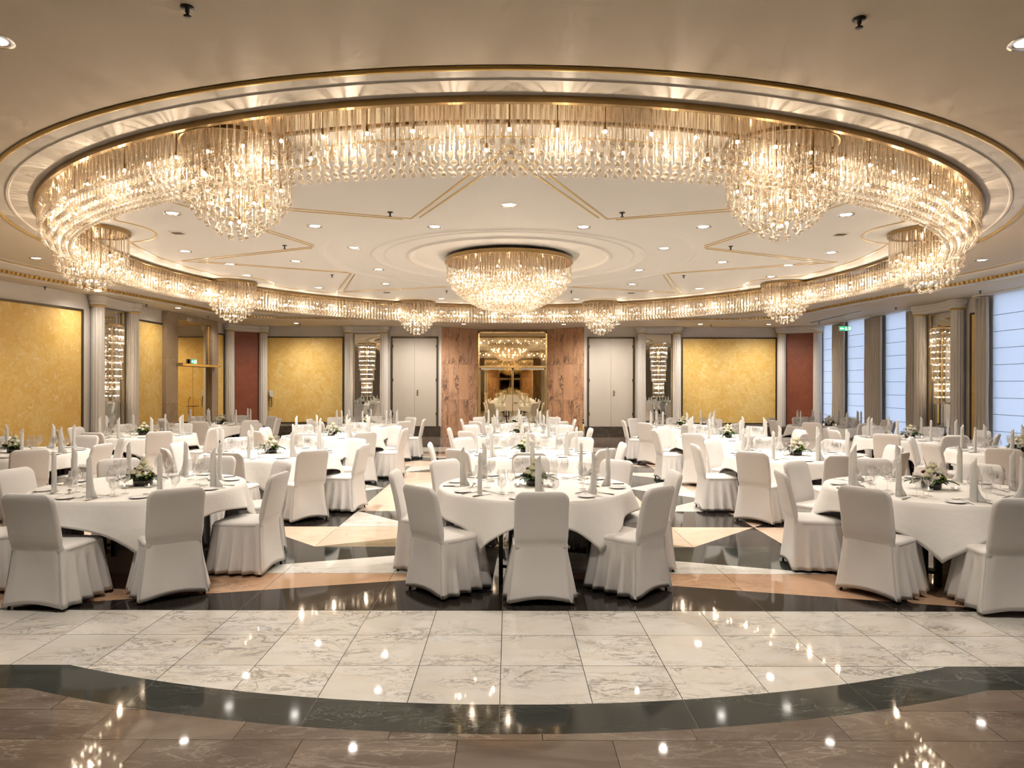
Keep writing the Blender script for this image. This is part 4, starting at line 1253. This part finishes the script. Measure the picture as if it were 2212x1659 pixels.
# ------------------------------------------------------------------ banquet furniture
def chair_proto():
    root = empty('banquet_chair', (0, 0, 0))
    # seat faces +y; back at -y
    mb = MB(); mb.smooth = True
    loops = []
    top, rc = 0.895, 0.075
    zs = [0.44, 0.45, 0.465, 0.48, 0.50, 0.53, 0.60, 0.68, 0.76, top - rc] + [top - rc + rc * sin(t * pi / 2 / 7) for t in range(1, 8)]
    for z in zs:
        t = (z - 0.43) / (top - 0.43)
        yc = -0.205 - 0.055 * t - 0.045 * t * t
        w = 0.200 + 0.012 * min(1, max(0, (z - 0.43) / 0.1))
        th = 0.026 if z > 0.52 else (0.022 if z > 0.48 else 0.014)
        if z > top - rc:
            q = (z - (top - rc)) / rc
            w -= rc * (1 - sqrt(max(0, 1 - q * q)))
            th *= (0.25 + 0.75 * sqrt(max(0, 1 - q ** 3)))
        loops.append(rrect(w, th, th * 0.9, 4, 0, yc, z))
    mb.loft(loops, cap0=True, cap1=True)
    mb.build('backrest', 'cover', root)
    mb = MB(); mb.smooth = True
    # seat cushion
    L = []
    for (s, z) in ((0.985, 0.43), (1.01, 0.44), (1.015, 0.448), (1.005, 0.458), (0.96, 0.468), (0.85, 0.476), (0.6, 0.480), (0.25, 0.481)):
        L.append(rrect(0.215 * s, 0.222 * s, 0.06 * s, 5, 0, 0.02, z))
    mb.loft(L, cap1=True)
    mb.build('seat', 'cover', root)
    # skirt
    mb = MB(); mb.smooth = True
    n_side = 26; pts = []
    # perimeter sequence: back-left -> back-right -> front-right -> front-left
    corners_top = [(-0.212, -0.224), (0.212, -0.224), (0.215, 0.238), (-0.215, 0.238)]
    corners_bot = [(-0.262, -0.262), (0.262, -0.262), (0.262, 0.30), (-0.262, 0.30)]
    rows = 12
    grid = []
    for k in range(rows + 1):
        t = k / rows      # 0 top .. 1 bottom
        e = t ** 1.25
        loop = []
        for sd in range(4):
            a0, a1 = corners_top[sd], corners_top[(sd + 1) % 4]
            b0, b1 = corners_bot[sd], corners_bot[(sd + 1) % 4]
            nx, ny = [(0, -1), (1, 0), (0, 1), (-1, 0)][sd]
            for i in range(n_side):
                u = i / n_side
                xt, yt = a0[0] + (a1[0] - a0[0]) * u, a0[1] + (a1[1] - a0[1]) * u
                xb, yb = b0[0] + (b1[0] - b0[0]) * u, b0[1] + (b1[1] - b0[1]) * u
                x = xt + (xb - xt) * e; y = yt + (yb - yt) * e
                edge = sin(pi * u)
                if sd == 0:
                    d = -0.018 * edge * sin(pi * t) - 0.012 * edge * t
                    zb = 0.018 + 0.035 * sin(pi * u)
                else:
                    wv = [0, 4.5, 5, 4.5][sd]
                    d = 0.040 * max(0.0, t - 0.10) ** 0.8 * sin(2 * pi * wv * u + 0.6) * min(1, 5 * u, 5 * (1 - u)) + 0.006 * sin(2 * pi * 9 * u) * t * edge
                    zb = 0.022 + 0.012 * (0.5 + 0.5 * sin(2 * pi * wv * u + 0.6)) * edge
                # soften the corners
                cr = 0.018 * (1 - min(1, min(u, 1 - u) * 8))
                d -= cr
                z = 0.450 + (zb - 0.450) * t
                loop.append((x + nx * d, y + ny * d, z))
        grid.append(loop)
    # inner lip at the hem
    lip = [(x * 0.96, y * 0.96, z + 0.012) for x, y, z in grid[-1]]
    mb.loft(grid + [lip])
    mb.build('skirt', 'cover', root)
    for sx, sy in ((-1, -1), (1, -1), (1, 1), (-1, 1)):
        mb = MB(); mb.smooth = True
        y0 = -0.222 if sy < 0 else 0.235
        mb.tube([(sx * 0.222, y0, 0.0), (sx * 0.150, y0 * 0.65, 0.40)], 0.011, 8)
        mb.build('leg', 'chair_leg', root)
    return root

# tables: (column, row, x, y, seat rotation, cloth corner angles)
TABLES = [
    ('left', 'front', -3.45, 6.36, -6, [298, 28, 118, 208]),
    ('centre', 'front', 0.25, 6.42, 0, [243, 299, 20, 160]),
    ('right', 'front', 3.92, 6.25, -7, [242, 332, 62, 152]),
    ('far left', 'second', -6.86, 9.35, -4, [300, 30, 120, 210]),
    ('left', 'second', -3.30, 9.35, -5, [290, 20, 110, 200]),
    ('centre', 'second', 0.25, 9.50, 2, [240, 302, 25, 155]),
    ('right', 'second', 3.93, 9.23, -3, [232, 322, 52, 142]),
    ('far right', 'second', 7.40, 9.74, 3, [225, 315, 45, 135]),
    ('far left', 'third', -6.83, 12.6, -4, [305, 35, 125, 215]),
    ('left', 'third', -3.28, 12.55, -5, [285, 15, 105, 195]),
    ('centre', 'third', 0.22, 12.70, 0, [238, 300, 25, 155]),
    ('right', 'third', 3.98, 12.28, 3, [235, 325, 55, 145]),
    ('far right', 'third', 7.31, 12.28, -2, [250, 340, 70, 160]),
    ('far left', 'back', -6.84, 16.0, 5, [280, 10, 100, 190]),
    ('left', 'back', -3.32, 15.75, 3, [290, 20, 110, 200]),
    ('centre', 'back', 0.22, 15.90, 0, [240, 300, 25, 155]),
    ('right', 'back', 3.96, 15.35, -4, [235, 325, 55, 145]),
    ('far right', 'back', 7.50, 15.8, 4, [245, 335, 65, 155]),
]
SEATN = {270: 'nearest', 225: 'near left', 180: 'left', 135: 'far left', 90: 'farthest', 45: 'far right', 0: 'right', 315: 'near right'}
TT = 0.75
TR = 0.90

def cloth_mesh(corners):
    mb = MB(); mb.smooth = True
    n = 180
    cs = sorted(corners)
    def info(deg):
        """(corner weight 0..1, drop)"""
        for i in range(4):
            a = cs[i]; b = cs[(i + 1) % 4] + (360 if i == 3 else 0)
            d = deg if deg >= a else deg + 360
            if a <= d <= b:
                th = ((d - a) / (b - a) - 0.5) * 2 * 45      # -45..45
                span = (b - a) / 90.0
                drop = 0.175 + (1.06 / cos(R(th)) - 1.06) * 0.62 * min(1.0, 0.35 + 0.65 * span)
                w = (abs(th) / 45) ** 3
                return w, drop, th
        return 0, 0.18, 0
    loops = [[(r * cos(2 * pi * j / n), r * sin(2 * pi * j / n), TT + 0.005) for j in range(n)] for r in (0.02, 0.45, 0.86, TR - 0.006)]
    rows = 10
    for k in range(rows + 1):
        t = k / rows
        lp = []
        for j in range(n):
            deg = 360 * j / n
            w, drop, th = info(deg)
            fold = sin(R(th) * 8) * 0.045 * (abs(th) / 45) ** 0.5 + 0.014 * sin(R(deg) * 11 + corners[0])
            flare = TR + 0.004 + 0.008 * min(1, t * 6) + (0.045 * t + 0.075 * w * t) + fold * t
            z = TT + 0.004 - 0.010 * min(1, t * 8) - (drop - 0.006) * t
            a = R(deg)
            lp.append((flare * cos(a), flare * sin(a), z))
        loops.append(lp)
    under = [(x * 0.992, y * 0.992, z + 0.004) for x, y, z in loops[-1]]
    loops.append(under)
    mb.loft(loops, cap0=True)
    return mb.mesh('tablecloth', ['cloth'])

def table_proto():
    root = empty('round_table', (0, 0, 0))
    mb = MB(); mb.lathe([(0.0, 0.72), (0.885, 0.72), (0.885, 0.75), (0.0, 0.75)], 64); mb.build('tabletop', 'wood', root)
    mb = MB(); mb.lathe([(0.60, 0.69), (0.62, 0.69), (0.62, 0.72), (0.60, 0.72)], 40); mb.build('apron', 'leg', root)
    for k in range(4):
        a = R(60 + 90 * k)
        mb = MB()
        for s in (-0.05, 0.05):
            cx, cy = 0.58 * cos(a) - sin(a) * s, 0.58 * sin(a) + cos(a) * s
            mb.box(cx - 0.018, cx + 0.018, cy - 0.018, cy + 0.018, 0.0, 0.72)
        x0, y0 = 0.58 * cos(a), 0.58 * sin(a)
        mb.tube([(x0 + sin(a) * 0.05, y0 - cos(a) * 0.05, 0.12), (x0 - sin(a) * 0.05, y0 + cos(a) * 0.05, 0.12)], 0.014, 6)
        mb.build('leg', 'leg', root)
    return root

def glass_meshes():
    out = {}
    for nme, prof in (('wine_glass', [(0.0, 0.0), (0.034, 0.001), (0.034, 0.003), (0.006, 0.007), (0.004, 0.015), (0.004, 0.085), (0.010, 0.095), (0.032, 0.118), (0.040, 0.145), (0.037, 0.178), (0.031, 0.205), (0.030, 0.205), (0.036, 0.178), (0.0385, 0.145), (0.030, 0.120), (0.0, 0.099)]),
                      ('water_glass', [(0.0, 0.0), (0.032, 0.001), (0.032, 0.003), (0.007, 0.008), (0.005, 0.015), (0.005, 0.05), (0.012, 0.058), (0.034, 0.08), (0.040, 0.10), (0.038, 0.135), (0.035, 0.15), (0.034, 0.15), (0.0365, 0.135), (0.0385, 0.10), (0.032, 0.082), (0.0, 0.062)])):
        mb = MB(); mb.smooth = True; mb.lathe(prof, 18); out[nme] = mb.mesh(nme, ['glass'])
    return out
GM = glass_meshes()

def napkin_mesh():
    mb = MB(); mb.smooth = True
    n = 20; loops = []
    for k in range(10):
        t = k / 9
        lp = []
        for j in range(n):
            a = 2 * pi * j / n
            r = 0.024 * (1 - 0.1 * t)
            ztop = 0.335 + 0.028 * cos(a)
            lp.append((r * cos(a) * 1.1, r * sin(a) * 0.8, t * ztop))
        loops.append(lp)
    inner = [(x * 0.6, y * 0.6, z) for x, y, z in loops[-1]]
    deep = [(x * 0.5, y * 0.5, z - 0.05) for x, y, z in loops[-1]]
    mb.loft(loops + [inner, deep])
    # overlapping outer wrap with a slanted edge
    lp0 = []; lp1 = []
    for j in range(12):
        a = -0.4 + 3.2 * j / 11
        r = 0.0275
        lp0.append((r * cos(a) * 1.1, r * sin(a) * 0.82, 0.0)); lp1.append((r * cos(a) * 1.06, r * sin(a) * 0.8, 0.30 - 0.018 * j))
    mb.loft([lp0, lp1], closed=False)
    # flared foot wing
    w = [(0.0, 0.018, 0.17), (0.02, 0.018, 0.16), (0.035, 0.012, 0.11), (0.055, 0.006, 0.06), (0.088, 0.002, 0.02), (0.092, 0.0, 0.0), (0.0, 0.018, 0.0)]
    w2 = [(x, y - 0.012, z) for x, y, z in w]
    mb.loft([w, w2], cap0=True, cap1=True)
    return mb.mesh('folded_napkin', ['napkin'])
NM = napkin_mesh()

def plate_mesh():
    mb = MB(); mb.smooth = True
    mb.lathe([(0.0, 0.001), (0.045, 0.0), (0.05, 0.003), (0.078, 0.012), (0.08, 0.014), (0.078, 0.015), (0.05, 0.007), (0.0, 0.005)], 32)
    return mb.mesh('side_plate', ['china'])
PM = plate_mesh()
def cutlery():
    out = {}
    mb = MB(); mb.smooth = False
    mb.loft([[(-0.009, y, 0.001), (0.009, y, 0.001), (0.007, y, 0.008), (-0.007, y, 0.008)] for y in (-0.11, 0.0)], cap0=True, cap1=True)
    mb.loft([[(-0.009, 0.0, 0.002), (0.008, 0.0, 0.002), (0.008, 0.0, 0.005), (-0.009, 0.0, 0.005)], [(-0.010, 0.06, 0.002), (0.008, 0.06, 0.002), (0.008, 0.06, 0.004), (-0.010, 0.06, 0.004)], [(-0.002, 0.11, 0.002), (0.004, 0.11, 0.002), (0.004, 0.11, 0.003), (-0.002, 0.11, 0.003)]], cap1=True)
    out['table_knife'] = mb.mesh('table_knife', ['steel'])
    mb = MB()
    mb.loft([[(-w, y, z), (w, y, z), (w, y, z + 0.003), (-w, y, z + 0.003)] for y, w, z in ((-0.10, 0.009, 0.001), (-0.05, 0.004, 0.004), (0.03, 0.004, 0.005), (0.045, 0.011, 0.003), (0.06, 0.012, 0.002))], cap0=True, cap1=True)
    for i in range(4):
        x = -0.0095 + i * 0.0063
        mb.loft([[(x - 0.0018, y, z), (x + 0.0018, y, z), (x + 0.0018, y, z + 0.002), (x - 0.0018, y, z + 0.002)] for y, z in ((0.058, 0.002), (0.10, 0.006))], cap1=True)
    out['table_fork'] = mb.mesh('table_fork', ['steel'])
    mb = MB(); mb.smooth = True
    mb.loft([[(-w, y, z), (w, y, z), (w, y, z + 0.003), (-w, y, z + 0.003)] for y, w, z in ((-0.10, 0.009, 0.001), (-0.05, 0.004, 0.004), (0.04, 0.004, 0.005), (0.055, 0.013, 0.002), (0.075, 0.019, 0.001), (0.095, 0.016, 0.002), (0.108, 0.005, 0.005))], cap0=True, cap1=True)
    out['table_spoon'] = mb.mesh('table_spoon', ['steel'])
    return out
CU = cutlery()

def flower_proto():
    root = empty('flower_centrepiece', (0, 0, 0))
    mb = MB(); mb.smooth = True
    mb.lathe([(0.0, 0.0), (0.075, 0.0), (0.084, 0.02), (0.085, 0.075), (0.08, 0.08), (0.075, 0.06), (0.0, 0.06)], 28)
    mb.build('bowl', 'pot', root)
    rnd = random.Random(3)
    def rose(r):
        mb = MB(); mb.smooth = True
        for layer, (rr, h, npet, ph) in enumerate(((r * 0.45, r * 1.15, 3, 0.2), (r * 0.75, r * 1.0, 4, 0.9), (r * 1.0, r * 0.8, 5, 0.4))):
            for p in range(npet):
                a0 = ph + 2 * pi * p / npet
                loops = []
                for k in range(5):
                    t = k / 4
                    row = []
                    for j in range(7):
                        s = (j / 6 - 0.5) * (2 * pi / npet) * 1.7
                        q = rr * sin(pi * (0.13 + (0.58 - 0.05 * layer) * t))
                        z = -r * 0.5 + h * t * (1 - 0.25 * (2 * abs(j / 6 - 0.5)) ** 2) + (0 if layer else r * 0.25 * t)
                        row.append((q * cos(a0 + s), q * sin(a0 + s), z))
                    loops.append(row)
                mb.loft(loops, closed=False)
        mb.sphere((0, 0, -r * 0.1), r * 0.62, 10, 7)
        return mb
    spots = [((-0.055, -0.05, 0.125), 0.034, 'rose'), ((0.01, 0.0, 0.215), 0.032, 'rose'), ((0.06, -0.03, 0.16), 0.034, 'rose_white'), ((-0.03, 0.03, 0.17), 0.032, 'rose_white'),
             ((0.0, -0.065, 0.105), 0.032, 'rose_white'), ((0.03, 0.055, 0.15), 0.033, 'rose'), ((-0.015, -0.02, 0.165), 0.033, 'rose')]
    for p, r, mt in spots:
        o = rose(r * 1.2).build('rose', mt, root); o.location = p
    for p, r in (((0.085, -0.02, 0.115), 0.026), ((-0.07, 0.0, 0.155), 0.018), ((0.03, -0.06, 0.135), 0.016)):
        o = rose(r).build('dark_flower', 'rose_red', root); o.location = p
    mb = MB(); mb.smooth = True
    for i in range(9):
        a = -pi / 2 + (i - 4) * 0.28; rr = 0.075 + 0.02 * (i % 2)
        mb.sphere((rr * cos(a) + 0.02, rr * sin(a), 0.085 + 0.018 * (i % 3)), 0.015, 8, 6)
    mb.build('green_buds', 'berry', root)
    # foliage
    mb = MB(); mb.smooth = True
    def leafblade(base, ang, L, w, rise, droop):
        rows = []
        for k in range(7):
            t = k / 6
            ww = w * sin(pi * min(1, t * 0.92 + 0.06)) ** 0.8
            r = L * t; z = base[2] + rise * t - droop * t * t
            cx, cy = base[0] + r * cos(ang), base[1] + r * sin(ang)
            rows.append([(cx - ww * -sin(ang), cy - ww * cos(ang), z + 0.006), (cx, cy, z - 0.004), (cx + ww * -sin(ang), cy + ww * cos(ang), z + 0.006)])
        mb.loft(rows, closed=False)
    for i in range(26):
        a = 2 * pi * i / 26 + rnd.uniform(-0.15, 0.15)
        leafblade((0.03 * cos(a), 0.03 * sin(a), 0.07), a, rnd.uniform(0.09, 0.125), rnd.uniform(0.016, 0.026), rnd.uniform(0.03, 0.09), rnd.uniform(0.03, 0.07))
    for a in (0.15, 2.9, 3.5, -0.5, 1.5, 4.4):
        leafblade((0.05 * cos(a), 0.05 * sin(a), 0.075), a, 0.17, 0.035, 0.05, 0.07)
    mb.build('foliage', 'leaf', root)
    mb = MB(); mb.smooth = True
    for i in range(3):
        a = 2.2 + 0.4 * i
        mb.tube([(0, 0, 0.08), (0.03 * cos(a), 0.03 * sin(a), 0.18), (0.07 * cos(a), 0.07 * sin(a), 0.27 + 0.02 * i)], [0.002, 0.0016, 0.001], 5)
    mb.build('twigs', 'twig', root)
    return root

def candle_proto():
    root = empty('tealight_candle', (0, 0, 0))
    mb = MB(); mb.smooth = True
    mb.lathe([(0.0, 0.0), (0.028, 0.0), (0.036, 0.012), (0.038, 0.03), (0.036, 0.03), (0.033, 0.012), (0.0, 0.006)], 18); mb.build('glass_cup', 'glass', root)
    mb = MB(); mb.smooth = True
    mb.lathe([(0.019, 0.006), (0.019, 0.018), (0.0, 0.018)], 14); mb.build('wax', 'china', root)
    mb = MB(); mb.smooth = True
    mb.sphere((0, 0, 0.029), 0.005, 8, 6, 2.0); mb.build('flame', 'flame', root)
    return root

PROTO = {'chair': chair_proto(), 'table': table_proto(), 'flower': flower_proto(), 'candle': candle_proto()}
used = set()
def take(k):
    if k in used: return copy_tree(PROTO[k])
    used.add(k)
    return PROTO[k]

rn = random.Random(11)
def lab(txt): return txt
for (colm, row, tx, ty, rot, corners) in TABLES:
    tname = f'{row} row {colm} table'
    cname = f'{row} {colm} table'
    t = take('table')
    put(t, (tx, ty, 0), R(rn.uniform(-8, 8)))
    tag(t, f'round banquet table with dark folding legs, the {tname}', 'table', 'round banquet tables')
    cl = link('tablecloth', cloth_mesh(corners)); cl.location = (tx, ty, 0)
    tag(cl, f'white tablecloth draped over the {tname}', 'tablecloth', 'white tablecloths')
    f = take('flower')
    put(f, (tx, ty, TT + 0.005), R(rn.uniform(-25, 25)))
    tag(f, f'cream rose arrangement in black bowl on the {tname}', 'flowers', 'flower centrepieces')
    for s, nm in ((-1, 'left'), (1, 'right')):
        c = take('candle')
        a = R(rn.uniform(-70, -20)) if s > 0 else R(rn.uniform(200, 250))
        put(c, (tx + 0.19 * cos(a), ty + 0.19 * sin(a), TT + 0.005))
        tag(c, f'lit tealight {nm} of the flowers on the {tname}', 'candle', 'tealights on the tables')
    for base_a in (270, 225, 180, 135, 90, 45, 0, 315):
        sn = SEATN[base_a]
        front = row == 'front'
        a = R(base_a + rot + (0 if front else rn.uniform(-3, 3)))
        rc = 1.04 + (0 if front else rn.uniform(-0.03, 0.05))
        if front and colm == 'centre' and base_a == 270: rc = 0.95
        if front and colm == 'centre' and base_a in (225, 315): rc = 1.08
        ch = take('chair')
        # chair's +y points to the table centre
        put(ch, (tx + rc * cos(a), ty + rc * sin(a), 0), a + pi / 2 + R(rn.uniform(-3, 3)))
        view = 'seen from behind' if base_a in (270, 225, 315) else ('seen from the front' if base_a in (90, 45, 135) else 'seen side on')
        tag(ch, f'white covered chair {view}, {sn} seat, {tname}', 'chair', 'white covered banquet chairs')
        # place setting; e = outward, r = to the right of the guest
        ex, ey = cos(a), sin(a); sx, sy = -ey, ex   # guest looks to -e, right hand = (-ey, ex) rotated: right of guest
        def P(out, side): return (tx + ex * out + sx * side, ty + ey * out + sy * side, TT + 0.005)
        seat = f'{sn} seat of the {tname}'
        nk = link('folded_napkin', NM); put(nk, P(0.70 + rn.uniform(-0.01, 0.01), 0.0), a + rn.choice((0.4, 1.2, 2.6, 4.0)) + rn.uniform(-0.4, 0.4))
        tag(nk, f'tall white candle fold napkin, {seat}', 'napkin', 'tall folded white napkins')
        pl = link('side_plate', PM); put(pl, P(0.76, -0.17))
        tag(pl, f'small white side plate, {seat}', 'plate', 'white side plates')
        for kn, out, side, da in (('table_knife', 0.755, 0.085, 0.0), ('table_fork', 0.755, -0.075, 0.0), ('table_spoon', 0.585, 0.0, pi / 2)):
            z = P(out, side)
            o = link(kn, CU[kn]); put(o, z, a + pi / 2 + da + rn.uniform(-0.12, 0.12))
            tag(o, f'steel {kn.replace("_", " ")}, {seat}', kn.split('_')[1], f'{kn.replace("_", " ")}s laid on the tables')
        for kn, out, side, which in (('wine_glass', 0.53, 0.075, 'taller nearer the napkin'), ('wine_glass', 0.46, 0.145, 'set farther in'), ('water_glass', 0.60, 0.15, '')):
            o = link(kn, GM[kn]); put(o, P(out + rn.uniform(-0.015, 0.015), side + rn.uniform(-0.01, 0.01)))
            if kn == 'wine_glass':
                wh = 'napkin side' if out > 0.5 else 'inner'
                tag(o, f'empty {wh} wine glass, {seat}', 'glass', 'empty wine glasses')
            else:
                tag(o, f'empty low water glass, {seat}', 'glass', 'empty water glasses')
